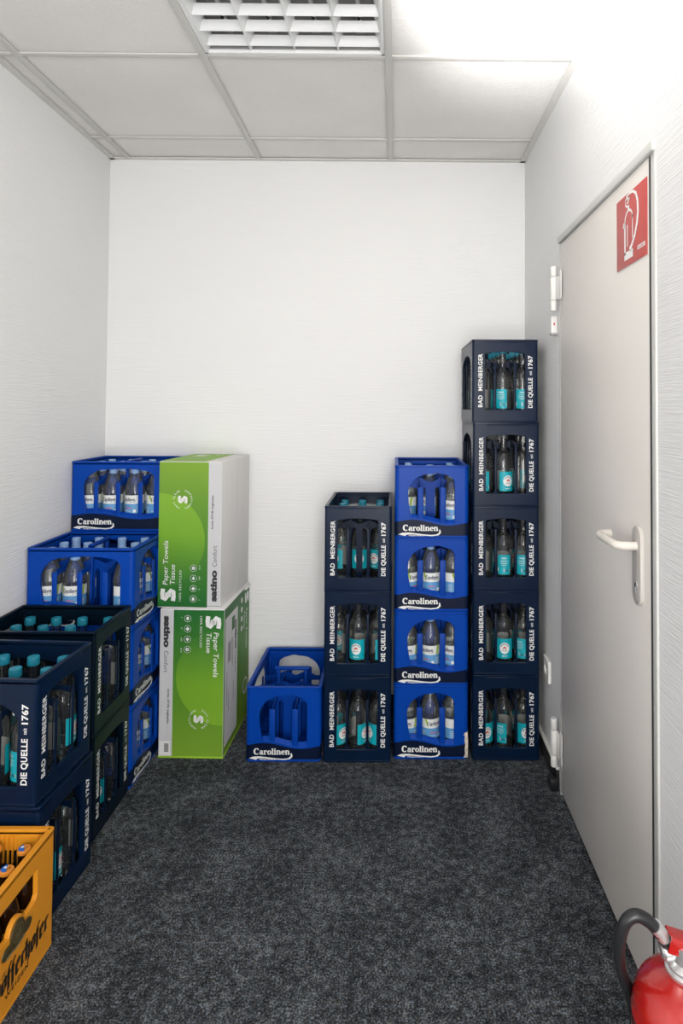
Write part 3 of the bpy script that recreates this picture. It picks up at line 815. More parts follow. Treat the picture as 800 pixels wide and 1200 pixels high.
def blue_crate():
    root = empty('bottle_crate')
    mb = MB(); crate_shell(mb, BW, BL_, BH, BT, 0.016, blue_window(BW), blue_window(BL_), M['blue'])
    for face, (fw, off) in enumerate(((BW, BL_), (BL_, BW), (BW, BL_), (BL_, BW))):   # sloping sill behind the window
        e = fw / 2; F = FACE(face, 0); vs = []; fs = []; n = 12; xl = -e + 0.055; xr = e - 0.05
        for k in range(n + 1):
            x = xl + (xr - xl) * k / n; z = wave(x, e) + 0.008
            vs += [(x, z, off / 2 - 0.002), (x, z + 0.012, off / 2 - BT - 0.003), (x, 0.012, off / 2 - BT - 0.003)]
            if k:
                o = 3 * k - 3; fs += [(o, o + 1, o + 4, o + 3), (o + 1, o + 2, o + 5, o + 4)]
        mb.add(vs, fs, M['blue'], F)
    mb.build('crate_body', root, 20)
    mb = MB(); cells = crate_grid(mb, BW, BL_, BT, 3, 4, 0.232, 0.02, 0.02, 0.040, 0.014, M['blue_in'], 0.023, 0.205)
    mb.build('bottle_divider', root)
    mb = MB()      # carrying handle in the middle, along the short side
    mb.tube([(-0.074, 0, 0.283), (0.074, 0, 0.283)], 0.0085, M['blue_in'], 12)
    mb.box((0, 0, 0.284), (0.148, 0.019, 0.009), M['blue_in'], 0.003)
    for s in (-1, 1):
        mb.box((s * 0.058, 0, 0.145), (0.014, 0.010, 0.27), M['blue_in'], 0.002)
        mb.box((s * 0.064, 0, 0.262), (0.005, 0.012, 0.03), M['blue_in'], 0.001)
    mb.build('carrying_handle', root)
    for face, (fw, off) in enumerate(((BW, BL_), (BL_, BW), (BW, BL_), (BL_, BW))):
        e = fw / 2 - 0.016; n = 24; top = []
        for k in range(n + 1):
            x = -e + 2 * e * k / n; top.append((x, wave(x, fw / 2)))
        outer = [(-e, 0.0115)] + [(e, 0.0115)] + list(reversed(top))
        vs = []; fs = []
        # bend the ends of the band round the corner posts
        def bend(x, z, lift=0.0007):
            s = 1 if x > 0 else -1; d = abs(x) - e
            if d <= 0: return (x, z, off / 2 + lift)
            a = d / 0.016; return (s * (e + (0.016 + lift) * math.sin(a)), z, off / 2 - 0.016 + (0.016 + lift) * math.cos(a))
        xs_ = [-e - 0.016 * PI / 4 * q for q in (1, 0.66, 0.33)] + [t_[0] for t_ in top] + [e + 0.016 * PI / 4 * q for q in (0.33, 0.66, 1)]
        for x in xs_:
            z = wave(max(-e, min(e, x)), fw / 2); vs += [bend(x, 0.0115), bend(x, z)]
        for k in range(1, len(xs_)): fs.append((2 * k - 2, 2 * k, 2 * k + 1, 2 * k - 1))
        b = MB(); b.add(vs, fs, M['band'], FACE(face, 0)); bo = b.build('logo_band', root)
        b = MB(); logo(b, M['letter'], FACE(face, off / 2 + 0.0012), -fw / 2 + 0.034, 0.0300, 0.142, 0.0245); b.build('lettering', bo)
    reg(root)
    return root, cells

# --- bottles
def body_lathe(prof, m, name, n=24):
    return MB().lathe(prof, m, n).build(name)
def arc_patch(r, z0, z1, a0, a1, n=14):
    vs = []; fs = []
    for i in range(n + 1):
        a = a0 + (a1 - a0) * i / n
        vs += [(r * math.cos(a), r * math.sin(a), z0), (r * math.cos(a), r * math.sin(a), z1)]
        if i: fs.append((2 * i - 2, 2 * i, 2 * i + 1, 2 * i - 1))
    return vs, fs
def glass_bottle():
    r = 0.0370
    o = body_lathe([(0.0, 0.006), (0.024, 0.002), (0.034, 0.0), (0.0360, 0.003), (r, 0.01), (r, 0.160), (0.0364, 0.172), (0.0330, 0.186), (0.026, 0.198), (0.018, 0.206), (0.0145, 0.212),
                    (0.0135, 0.22), (0.0138, 0.262), (0.0142, 0.275), (0.0155, 0.277), (0.0155, 0.281), (0.0135, 0.283), (0.0135, 0.29)], M['glass'], 'water_bottle')
    MB().lathe([(0.0164, 0.272), (0.0172, 0.275), (0.0172, 0.293), (0.0160, 0.2965), (0, 0.297)], M['teal_cap'], 20).build('screw_cap', o)
    ra = r + 0.0006; f0 = R(-90)
    mb = MB(); mb.add(*arc_patch(ra, 0.045, 0.124, f0 - R(56), f0 + R(56)), M['teal'])
    mb.add(*arc_patch(r - 0.0008, 0.045, 0.124, f0 - R(56), f0 + R(56)), M['label_back'])
    mb.add(*wrap(disc2(0, 0, 0.0205, 0.0225, 24, 3), ra + 0.0005, f0, 0.0865), M['label_white'])
    mb.add(*wrap(ring2(0, 0, 0.0150, 0.0172, 20, R(20), R(160)), ra + 0.0009, f0, 0.087), M['label_navy'])
    mb.add(*wrap(poly2([(-0.0075, -0.003), (0.0075, -0.003), (0.006, 0.003), (0.0, 0.008), (-0.006, 0.003)]), ra + 0.0010, f0, 0.087), M['label_red'])
    mb.add(*wrap(xf(text_mesh('Meinberger', 0.022, 0.0042, 0.01), -0.011, -0.011), ra + 0.0010, f0, 0.087), M['label_navy'])
    mb.add(*wrap(xf(text_mesh('MEDIUM', 0.021, 0.0045, 0.02), -0.0105, 0), ra + 0.0006, f0, 0.0535), M['label_white'])
    mb.build('front_label', o)
    b0 = R(90)
    mb = MB(); mb.add(*arc_patch(ra, 0.045, 0.124, b0 - R(40), b0 + R(40)), M['teal'])
    mb.add(*arc_patch(r - 0.0008, 0.045, 0.124, b0 - R(40), b0 + R(40)), M['label_back'])
    mb.add(*wrap(poly2([(-0.026, -0.010), (0.0, -0.010), (0.0, 0.006), (-0.026, 0.006)]), ra + 0.0006, b0, 0.066), M['label_white'])
    mb.add(*wrap(poly2([(0.002, -0.010), (0.024, -0.010), (0.024, 0.0), (0.002, 0.0)]), ra + 0.0006, b0, 0.066), M['label_white'])
    for k in range(9): mb.add(*wrap(stroke2([(0.004 + k * 0.0022, -0.009), (0.004 + k * 0.0022, -0.001)], 0.001), ra + 0.0010, b0, 0.066), M['label_navy'])
    mb.add(*wrap(xf(text_mesh('VARIUS', 0.024, 0.006, 0.02), -0.012, 0), ra + 0.0006, b0, 0.108), M['label_white'])
    for k, wd in enumerate((0.034, 0.028, 0.032, 0.02)): mb.add(*wrap(stroke2([(-wd / 2 + q * wd / 6, 0) for q in range(7)], 0.0012), ra + 0.0005, b0, 0.101 - k * 0.006), M['label_white'])
    mb.build('back_label', o)
    reg(o); return o
def litre_bottle():
    r = 0.0405
    o = body_lathe([(0.0, 0.010), (0.022, 0.004), (0.034, 0.0), (0.0385, 0.004), (r, 0.012), (r, 0.052), (r - 0.0012, 0.056), (r - 0.0012, 0.138), (r, 0.142), (r, 0.150), (0.0385, 0.166), (0.034, 0.186),
                    (0.027, 0.207), (0.0195, 0.224), (0.0150, 0.233), (0.0135, 0.24), (0.0135, 0.262)], M['pet'], 'water_bottle', 24)
    MB().lathe([(0.0145, 0.224), (0.0172, 0.226), (0.0172, 0.231), (0.0150, 0.234), (0.0150, 0.236), (0.0165, 0.238), (0.0165, 0.241), (0.0150, 0.243), (0.0152, 0.245), (0.0162, 0.247), (0.0162, 0.266), (0.0152, 0.269), (0, 0.2695)], M['cap_blue'], 20).build('screw_cap', o)
    ra = r + 0.0002; f0 = R(-90); A = R(105)
    mb = MB()
    mb.add(*arc_patch(ra, 0.058, 0.100, f0 - A, f0 + A, 20), M['label_blue'])
    mb.add(*arc_patch(ra, 0.100, 0.136, f0 - A, f0 + A, 20), M['label_white'])
    mb.add(*arc_patch(r - 0.0022, 0.058, 0.136, f0 - A, f0 + A, 20), M['label_back'])
    logo_sh = xf(T_CAR, -0.027, 0, 0, 0.054, 0.014)
    mb.add(*wrap(logo_sh, ra + 0.0006, f0, 0.112), M['label_navy'])
    mb.add(*wrap(stroke2([(-0.028, -0.003), (-0.01, -0.0015), (0.01, -0.0045), (0.026, -0.005), (0.03, 0.002)], 0.0016), ra + 0.0006, f0, 0.112), M['label_navy'])
    mb.add(*wrap(poly2([(-0.040, 0.034), (-0.030, 0.034), (-0.026, 0.018), (-0.024, 0.002), (-0.030, 0.012)]), ra + 0.0006, f0, 0.101), M['label_lime'])
    mb.add(*wrap(poly2([(0.040, 0.0), (0.050, 0.0), (0.056, 0.034), (0.046, 0.034)]), ra + 0.0006, f0, 0.101), M['label_lime'])
    mb.add(*wrap(xf(text_mesh('Medium', 0.028, 0.006, 0.03), -0.014, 0), ra + 0.0006, f0, 0.080), M['label_pink'])
    mb.add(*wrap(poly2([(0.020, 0), (0.032, 0), (0.032, 0.012), (0.020, 0.012)]), ra + 0.0006, f0, 0.064), M['label_white'])
    for k in (-1, 1):
        for q in range(4): mb.add(*wrap(stroke2([(k * 0.045 - 0.008, q * 0.007), (k * 0.045, q * 0.007), (k * 0.045 + 0.008, q * 0.007)], 0.0018), ra + 0.0005, f0, 0.066), M['label_white'])
    mb.add(*wrap(stroke2([(-0.026, 0), (-0.013, 0), (0, 0), (0.013, 0)], 0.0014), ra + 0.0005, f0, 0.070), M['label_white'])
    mb.build('paper_label', o)
    reg(o); return o
def beer_bottle():
    r = 0.0310
    o = body_lathe([(0.0, 0.006), (0.026, 0.001), (0.0300, 0.003), (r, 0.012), (r, 0.150), (0.030, 0.170), (0.022, 0.195), (0.0165, 0.215), (0.0140, 0.240), (0.0135, 0.255), (0.0150, 0.257), (0.0150, 0.262), (0.0128, 0.264)], M['brown'], 'beer_bottle', 24)
    mb = MB()
    mb.lathe([(0.0162, 0.259), (0.0166, 0.262), (0.0150, 0.267), (0.0120, 0.2685)], M['cap_orange'], 21)
    vs = [(0.0121 * math.cos(R(a)), 0.0121 * math.sin(R(a)), 0.2687) for a in range(0, 360, 15)]
    mb.add(vs, [tuple(range(24))], M['cap_orange'])
    vs = [(0.0132 * math.cos(R(a)), 0.0132 * math.sin(R(a)), 0.2692) for a in range(110, 291, 15)]
    mb.add(vs, [tuple(range(len(vs)))], M['cap_royal'])
    mb.add([(a, b, 0.2697) for a, b, c in disc2(-0.005, 0.002, 0.0035)[0]], disc2(0, 0, 1)[1], M['label_white'])
    v, f = stroke2([(0.003, -0.006), (0.006, 0.0), (0.004, 0.006)], 0.002)
    mb.add([(a, b, 0.2692) for a, b, c in v], f, M['dark_print'])
    mb.build('crown_cap', o)
    reg(o); return o

# ---------------------------------------------------------------- placing the crates and their bottles
PROTO = {}
PROTO['N'] = navy_crate(M['navy'])
PROTO['T'] = navy_crate(M['navy_green'])
PROTO['B'] = blue_crate()
BOT = {'N': glass_bottle(), 'B': litre_bottle()}
BOT['T'] = BOT['N']
used = set()
def place(proto_key, obj, loc, rz, label, cat, group):
    if proto_key not in used:
        used.add(proto_key); o = obj
    else: o = copy_tree(obj)
    o.location = loc; o.rotation_euler = (0, 0, rz)
    tag(o, label, cat, group)
    return o
DEPTH = ['front', 'second', 'third', 'back']
def crate(kind, cx, cy_, z, rz, label, where, keep, group, aisle=False, spin=None):
    """keep: function (i, j) -> bottle there?  i = column (short way), j = row from the lettered end"""
    root, cells = PROTO[kind]
    o = place(kind + 'crate', root, (cx, cy_, z), rz, label, 'crate', group)
    base = 0.0125
    Rm = Matrix.Rotation(rz, 4, 'Z')
    for j, row in enumerate(cells):
        for i, (x, y) in enumerate(row):
            if not keep(i, j): continue
            p = Rm @ Vector((x, y, 0))
            rot = (spin or {}).get((i, j), random.uniform(-1.3, 1.3) if random.random() < .75 else random.uniform(2, 4.2)) + (rz if aisle else 0)
            if aisle: pos = '%s row, %s' % (['near', 'middle', 'far'][i], ['aisle end', 'second from aisle', 'third from aisle', 'wall end'][j])
            else: pos = '%s row %s' % (DEPTH[j], ['left', 'centre', 'right'][i])
            kd = 'turquoise-labelled' if kind != 'B' else 'blue-labelled'
            key = 'N' if kind == 'T' else kind
            b = place(key + 'bottle', BOT[kind], (cx + p.x, cy_ + p.y, z + base), rot, '%s bottle, %s, %s' % (kd, pos, where), 'bottle', 'bottles in the %s' % where)
    return o
def rows(n): return lambda i, j: j < n
# tall navy stack by the door
lev = ['bottom', 'second-from-bottom', 'middle', 'second-from-top', 'top']
dx = [0.0, 0.0, -0.001, -0.001, -0.005]
for k in range(5):
    n = 4 if k >= 3 else 2
    # bottles within sight through the front window or the left window
    fn = {4: lambda i, j: True, 3: lambda i, j: j < 2 or i == 0}.get(k, lambda i, j: j < 2)
    sp = {0: {(0, 0): 0.25, (1, 0): 2.6, (2, 0): 0.15}, 1: {(0, 0): -1.2, (1, 0): -0.05, (2, 0): 2.5}, 2: {(0, 0): 2.0, (1, 0): 3.05, (2, 0): 2.8},
          3: {(0, 0): 2.9, (1, 0): 0.35, (2, 0): 1.4}, 4: {(0, 0): 1.9, (1, 0): 2.75, (2, 0): 2.95}}[k]
    crate('N', 0.4505 + dx[k], 2.431 + NL / 2, k * NH, 0.0, 'navy crate, %s of the tall five-high stack beside the door' % lev[k],
          '%s crate of the five-high stack' % lev[k], fn, 'navy crates of the five-high stack', spin=sp)
# navy stack of three
lev3 = ['bottom', 'middle', 'top']
for k in range(3):
    fn = {2: lambda i, j: (j > 0 and not (i == 1 and j == 1)) or (i == 2 and j == 0)}.get(k, rows(2))
    fn = {2: lambda i, j: j in (1, 3) or (j == 2 and i != 1)}.get(k, rows(2))
    sp = {0: {(0, 0): 0.75, (1, 0): 1.0, (2, 0): -1.1}, 1: {(0, 0): -1.0, (1, 0): -0.2, (2, 0): 0.7}, 2: {}}[k]
    crate('N', -0.144 - 0.001 * k, 2.417 + NL / 2, k * NH, 0.0, 'navy crate, %s of the three-high stack in the middle' % lev3[k],
          '%s crate of the three-high navy stack' % lev3[k], fn, 'navy crates of the three-high stack', spin=sp)
# blue stack of four
lev4 = ['bottom', 'second-from-bottom', 'second-from-top', 'top']
for k in range(4):
    fn = {3: lambda i, j: (j in (1, 2) and not (j == 1 and i == 0 and False)) or (i == 2 and j == 0)}.get(k, rows(2))
    sp = {0: {(0, 0): -0.35, (1, 0): 0.35, (2, 0): 1.0}, 1: {(0, 0): -0.3, (1, 0): -0.45, (2, 0): -0.7}, 2: {(0, 0): 0.8, (1, 0): 0.1, (2, 0): 0.75}, 3: {(2, 0): -0.6}}[k]
    o = crate('B', 0.1505, 2.440 + BL_ / 2, k * BH, 0.0, 'blue crate, %s of the four-high stack between the navy stacks' % lev4[k],
              '%s crate of the four-high blue stack' % lev4[k], fn, 'blue crates of the four-high stack', spin=sp)
    if k == 0:
        ms = MB(); v, f = curve_mesh([[(0, 0.0), (0.017, 0.0), (0.018, 0.06), (0.016, 0.104), (0.010, 0.098), (0.004, 0.097), (0.0, 0.088), (0.006, 0.083), (0.003, 0.07), (0.007, 0.05), (0.004, 0.03), (0.006, 0.014)]], 0.0003)
        ms.add(v, f, M['sticker'], FACE(0, BL_ / 2 + 0.002) @ Matrix.Translation((BW / 2 - 0.0185, 0.010, 0)))
        s = ms.build('torn_sticker', o); s['label'] = 'torn beige paper remnant on the lower right corner'
# single empty blue crate
crate('B', -0.4365, 2.420 + BL_ / 2, 0, 0.0, 'empty blue crate alone on the carpet between cartons and navy stack', 'single crate', lambda i, j: False, None)

# left side: crates turned with their short side to the aisle
QR = PI / 2
for k in range(2):
    fn = (lambda i, j: True) if k else (lambda i, j: j == 0 or (j == 1 and i == 0))
    sp = {(0, 0): 0.8, (1, 0): 1.3, (2, 0): 0.2, (0, 1): 0.8, (0, 2): 1.0} if k else {(0, 0): 0.3, (1, 0): 0.2}
    crate('N', (-0.946 if k else -0.936) - NL / 2, 1.640 + NW / 2, k * NH, QR - R(2.8 if k else 2.2), 'navy crate, %s of the two-high stack nearest the camera' % ('top' if k else 'bottom'),
          '%s crate of the nearest navy stack' % ('top' if k else 'bottom'), fn, 'navy crates of the nearest left stack', True, spin=sp)
for k in range(2):
    fn = (lambda i, j: i > 0 and not (j == 0 and i == 1)) if k else (lambda i, j: j == 0 or (j == 1 and i == 0))
    crate('T', -0.967 - NL / 2, 1.971 + NW / 2, k * NH, QR + (-0.004 if k else 0), 'dark teal crate, %s of the two-high stack behind the nearest stack' % ('top' if k else 'bottom'),
          '%s crate of the dark teal stack' % ('top' if k else 'bottom'), fn, 'dark teal crates on the left', True, spin={(0, 0): -1.1, (1, 0): -1.0})
for k in range(3):
    fn = (lambda i, j: not (i == 0 and j == 1) and not (i == 1 and j == 1)) if k == 2 else (lambda i, j: j == 0)
    crate('B', -0.964 - BL_ / 2, 2.2430 + BW / 2, k * BH, QR, 'blue crate, %s of the three-high stack left of the cartons' % lev3[k],
          '%s crate of the three-high blue stack' % lev3[k], fn, 'blue crates of the three-high stack', True, spin={(0, 2): -1.5, (0, 3): -1.6, (0, 0): -0.4, (1, 0): -0.4, (2, 0): 0.2})
for k in range(4):
    fn = (lambda i, j: True) if k == 3 else (lambda i, j: False)
    crate('B', -0.966 - BL_ / 2, 2.5450 + BW / 2, k * BH, QR, 'blue crate, %s of the four-high stack in the left corner' % lev4[k],
          'top crate of the corner stack', fn, 'blue crates of the corner stack', True, spin={(0, j): -PI / 2 + [0.5, -0.25, 0.0, -0.1][j] for j in range(4)})

# ---------------------------------------------------------------- amber beer crate
YW, YL, YH, YT = 0.30, 0.40, 0.303, 0.012
def amber_window(fw, emblem):
    a = fw / 2 - 0.072 if fw < 0.35 else fw / 2 - 0.07
    p = [(a - 0.022, 0.172)]
    p += [(a - 0.008, 0.176), (a, 0.186), (a, 0.246), (a - 0.004, 0.250), (-a + 0.004, 0.250), (-a, 0.246), (-a, 0.186), (-a + 0.008, 0.176), (-a + 0.022, 0.172)]
    p += [(-0.034, 0.172)] + [(-0.004 + 0.029 * math.cos(R(q)), 0.166 + 0.030 * math.sin(R(q))) for q in range(160, 10, -16)] + [(0.026, 0.172)]
    return p
am = empty('beer_crate'); tag(am, 'amber yellow beer crate in the lower left corner', 'crate')
mb = MB(); crate_shell(mb, YW, YL, YH, YT, 0.007, amber_window(YW, 1), amber_window(YL, 1), M['yellow'])
for s in (-1, 1):      # ribbed corner panels inside
    for q in range(7): mb.box((s * (YW / 2 - 0.014), -YL / 2 + 0.10 + q * 0.012, YH - 0.05), (0.004, 0.004, 0.07), M['yellow'])
    for q in range(7): mb.box((s * (YW / 2 - 0.014), YL / 2 - 0.10 - q * 0.012, YH - 0.05), (0.004, 0.004, 0.07), M['yellow'])
    mb.box((s * (YW / 2 - 0.0125), -YL / 2 + 0.062, YH - 0.08), (0.005, 0.055, 0.13), M['yellow'], 0.002)
mb.build('crate_body', am, 20)
mb = MB(); ycells = crate_grid(mb, YW, YL, YT, 4, 5, 0.165, 0.012, 0.02, 0.02, 0.01, M['yellow'], 0.008, 0.15); mb.build('bottle_divider', am)
def fraktur(word):
    """broad-nib blackletter strokes, x height 1"""
    sh = []; nx, ny = 0.18, 0.12; x = 0
    def st(pts): sh.append(nib2(pts, nx, ny))
    for ch in word:
        if ch in 'oöe':
            st([(x + .15, .9), (x + .15, .12), (x + .42, -.02)]); 
            if ch != 'e': st([(x + .12, .86), (x + .40, 1.02), (x + .62, .86), (x + .62, .12), (x + .36, -.02)])
            else: st([(x + .12, .86), (x + .38, 1.02), (x + .60, .84), (x + .52, .58), (x + .2, .46)]); st([(x + .3, .02), (x + .62, .14)])
            if ch == 'ö': st([(x + .2, 1.28), (x + .22, 1.40)]); st([(x + .52, 1.28), (x + .54, 1.40)])
            x += .86
        elif ch == 'f':
            st([(x + .2, -.35), (x + .2, 1.25), (x + .36, 1.52), (x + .56, 1.42)]); st([(x - .05, .88), (x + .48, .92)]); x += .60
        elif ch == 'r':
            st([(x + .08, .9), (x + .18, .98), (x + .18, .1), (x + .30, .0)]); st([(x + .2, .82), (x + .42, 1.02), (x + .58, .86)]); x += .68
        elif ch == 'h':
            st([(x + .12, 1.5), (x + .18, 1.45), (x + .18, .1), (x + .30, .0)]); st([(x + .2, .82), (x + .45, 1.02), (x + .62, .86), (x + .62, .1), (x + .5, -.34)]); x += .88
        elif ch == 'c':
            st([(x + .15, .9), (x + .15, .12), (x + .42, -.02), (x + .6, .12)]); st([(x + .12, .86), (x + .38, 1.02), (x + .55, .88)]); x += .72
        elif ch == 'S':
            st([(x + .75, 1.35), (x + .45, 1.5), (x + .15, 1.2), (x + .3, .9), (x + .75, .7), (x + .85, .35), (x + .5, -.02), (x + .1, .12)]); st([(x + .05, .8), (x + .05, .3)]); x += 1.1
    s = join2(*sh); return s, x
fr, frw = fraktur('Schöfferhofer')
for face in (0, 2):
    F = FACE(face, YL / 2 + 0.0012)
    mb = MB(); sc = 0.252 / frw
    mb.add([(a * sc - 0.126, b * sc * 1.20 + 0.066, 0) for a, b, c in fr[0]], fr[1], M['dark_print'], F)
    mb.add(*xf(text_mesh('WEIZEN', 0.088, 0.0112, 0.018, spacing=1.25), -0.045, 0.041), M['dark_print'], F)
    mb.build('lettering', am)
    # emblem: three raised ovals
    mb = MB()
    for cx_, cz_, rx_, rz_ in ((-0.041, 0.145, 0.018, 0.0125), (0.033, 0.148, 0.018, 0.0135), (-0.004, 0.160, 0.0255, 0.0300)):
        v, f = curve_mesh([arc(cx_, cz_, rx_, rz_, 0, 345, 23)], 0.001, 0.0008); mb.add(v, f, M['emblem'], FACE(face, YL / 2 + (0.0022 if cx_ == -0.004 else 0.001)))
    mb.add(*ring2(-0.004, 0.162, 0.0180, 0.0195, 28), M['emblem_light'], FACE(face, YL / 2 + 0.0046))
    for q in range(7):
        a = R(150 + q * 40); mb.add(*stroke2([(-0.004 + 0.003 * math.cos(a), 0.162 + 0.004 * math.sin(a)), (-0.004 + 0.013 * math.cos(a + .4), 0.162 + 0.015 * math.sin(a + .4))], 0.002), M['emblem_light'], FACE(face, YL / 2 + 0.0046))
    mb.add(*stroke2([(-0.050, 0.137), (-0.03, 0.1365), (-0.012, 0.1335), (0.006, 0.1345), (0.022, 0.1385)], 0.006), M['emblem_light'], FACE(face, YL / 2 + 0.0047))
    mb.build('emblem', am)
am.rotation_euler = (0, 0, QR); am.location = (-0.889 - YL / 2, 1.614 - YW / 2, 0)
beer = beer_bottle(); first = True
for j in range(3):
    for i in range(4):
        if j == 2 and i < 3: continue
        x, y = ycells[j][i]; p = Matrix.Rotation(QR, 4, 'Z') @ Vector((x, y, 0))
        o = beer if first else copy_tree(beer); first = False
        o.location = (am.location.x + p.x, am.location.y + p.y, 0.0125); o.rotation_euler = (0, 0, random.uniform(-0.5, 0.5))
        tag(o, 'brown beer bottle in the amber crate, %s row, %s' % (['nearest', 'second-nearest', 'second-farthest', 'farthest'][i], ['on the aisle side', 'second from aisle', 'third from aisle'][j]), 'bottle', 'beer bottles in the amber crate')

# ---------------------------------------------------------------- paper towel cartons
def s_logo(cx, cy_, s):
    """two stacked rounded strokes forming the letter S, with a slit"""
    a = stroke2([(0.42, 0.36), (0.1, 0.40), (-0.22, 0.38), (-0.30, 0.20), (-0.15, 0.08), (0.15, 0.04)], 0.30)
    b = stroke2([(-0.42, -0.36), (-0.1, -0.40), (0.22, -0.38), (0.30, -0.20), (0.15, -0.08), (-0.15, -0.04)], 0.30)
    q = join2(a, b); return [(x * s + cx, y * s + cy_, 0) for x, y, z in q[0]], q[1]
def circle_text(body, r, a_mid, h, outward=True):
    """letters set round a circle"""
    out = []; n = len(body); step = h * 1.12 / r
    for k, ch in enumerate(body):
        if ch == ' ': continue
        a = a_mid - (k - (n - 1) / 2) * step
        t = text_mesh(ch, None, h, 0.02); wd = max(p[0] for p in t[0])
        t = xf(t, -wd / 2, r); out.append(xf(t, 0, 0, a - PI / 2))
    return join2(*out)
CW, CD, CH = 0.260, 0.372, 0.592
def satino(x, y, s):
    """heavy rounded word 'satino' reading along +x, letter height s"""
    sh = []
    t = text_mesh('satino', s * 4.6, s * 1.35, 0.05); return xf(t, x, y)
def front_print(mb_list, flip):
    pass
def carton(name, label, loc, rz, flip, side_panel):
    root = empty(name, loc, rz); tag(root, label, 'box')
    root_flip = PI if flip else 0
    def P(shape, face=0, off=CD / 2, lift=0.0006):
        """printed shape on a face, turned upside down on the lower carton"""
        T = FACE(face, off + lift)
        if flip: T = T @ Matrix.Translation((0, CH, 0)) @ Matrix.Rotation(PI, 4, 'Z')
        return shape[0], shape[1], T
    mb = MB(); mb.box((0, 0, CH / 2), (CW, CD, CH), M['carton'], 0.003)
    mb.build('carton_body', root)
    # printed sleeve: green on three quarters of the front, grey strip beside it
    gx = CW / 2 - 0.055
    mb = MB()
    G, G2 = (M['green_f'], M['green_light_f']) if flip else (M['green'], M['green_light'])
    rect = poly2([(-CW / 2 + 0.001, 0.004), (gx, 0.004), (gx, CH - 0.003), (-CW / 2 + 0.001, CH - 0.003)])
    v, f, T = P(rect); 
    # keep the print's own local Z as gradient axis: build in carton space, upside down via T
    mb.add(v, f, G, T)
    rad = 0.192; cyc = 0.270
    pts = [(-CW / 2 + 0.001, cyc - rad * 0.98)] + [(min(gx, -CW / 2 + 0.001 + rad * math.cos(R(a))), cyc + rad * math.sin(R(a))) for a in range(-78, 91, 6)]
    pts = [(-CW / 2 + 0.001, cyc - rad)] + pts[1:]
    v, f, T = P(poly2(pts), lift=0.0009); mb.add(v, f, G2, T)
    mb.build('green_print', root)
    mb = MB(); v, f, T = P(poly2([(gx, 0.004), (CW / 2 - 0.001, 0.004), (CW / 2 - 0.001, CH - 0.003), (gx, CH - 0.003)])); mb.add(v, f, M['strip'], T)
    mb.build('grey_strip', root)
    L_ = 0.0014
    mb = MB()
    def put(sh, m, lift=L_): v, f, T = P(sh, lift=lift); mb.add(v, f, m, T)
    X = -CW / 2
    put(xf(text_mesh('Paper Towels', 0.178, 0.021, 0.006, shear=0.12), X + 0.0415, 0.092, PI / 2), M['letter'])
    put(xf(text_mesh('Tissue', 0.080, 0.021, 0.006, shear=0.12), X + 0.071, 0.094, PI / 2), M['letter'])
    put(xf(text_mesh('100% RECYCLED', 0.124, 0.0095, 0.0, spacing=1.15), X + 0.098, 0.028, PI / 2), M['letter'])
    q = s_logo(0, 0, 0.058); put(xf(q, X + 0.044, 0.052, PI / 2), M['letter'])
    mb.build('product_lettering', root); mb = MB()
    q = s_logo(0, 0, 0.036); put(xf(q, X + 0.099, 0.437, PI / 2), M['letter'])
    put(xf(circle_text('EASY CLEAN', 0.034, PI / 2, 0.0075), X + 0.099, 0.437, PI / 2), M['letter'])
    put(xf(circle_text('PROFESSIONAL', 0.034, PI / 2, 0.0070), X + 0.099, 0.437, -PI / 2), M['letter'])
    mb.build('round_emblem', root)
    for k in range(4):
        mb = MB()
        zc = 0.038 + k * 0.041; xc = X + 0.148
        put(disc2(xc, zc, 0.0135), M['green_dark']); put(ring2(xc, zc, 0.0125, 0.0137), M['letter'], L_ + 0.0003)
        sh = [disc2(xc, zc - 0.001, 0.006, 0.0075, 7), poly2([(xc - 0.008, zc), (xc, zc + 0.008), (xc + 0.008, zc), (xc, zc - 0.008)]), poly2([(xc - 0.007, zc - 0.001), (xc, zc + 0.009), (xc + 0.007, zc - 0.001), (xc, zc - 0.007)]), ring2(xc, zc, 0.003, 0.008, 5)][k]
        put(sh, M['letter'], L_ + 0.0003)
        put(xf(text_mesh(['2', '12', '3200', '25x23'][k], None, 0.0055), xc + 0.027, zc - 0.006, PI / 2), M['letter'])
        mb.build('pictogram', root)
    mb = MB()
    put(xf(text_mesh('satino', 0.126, 0.0255, 0.055), X + 0.2425, 0.028, PI / 2), M['black'])
    put(xf(text_mesh('Comfort', 0.085, 0.019, -0.002), X + 0.2425, 0.168, PI / 2), M['grey_print'])
    mb.build('brand_lettering', root); mb = MB()
    put(xf(text_mesh('Art.No. 277190  brightwhite', 0.137, 0.0095, 0.014), X + 0.2265, 0.318, PI / 2), M['black'])
    mb.build('article_number', root)
    if flip:
        mb = MB()
        put(poly2([(X + 0.212, 0.525), (X + 0.255, 0.525), (X + 0.255, 0.58), (X + 0.212, 0.58)]), M['carton'])
        for k in range(14):
            z = 0.536 + k * 0.0024; put(stroke2([(X + 0.218, z), (X + 0.236, z)], 0.0013 if k % 3 else 0.002), M['black'], L_ + 0.0003)
        mb.build('barcode', root)
    return root
up = carton('paper_towel_carton', 'upright green and white paper towel carton, the upper one, plain white side', (0, 0, 0), 0, False, False)
lo = carton('paper_towel_carton', 'lower green and white paper towel carton with upside-down print, on the carpet', (0, 0, 0), 0, True, True)
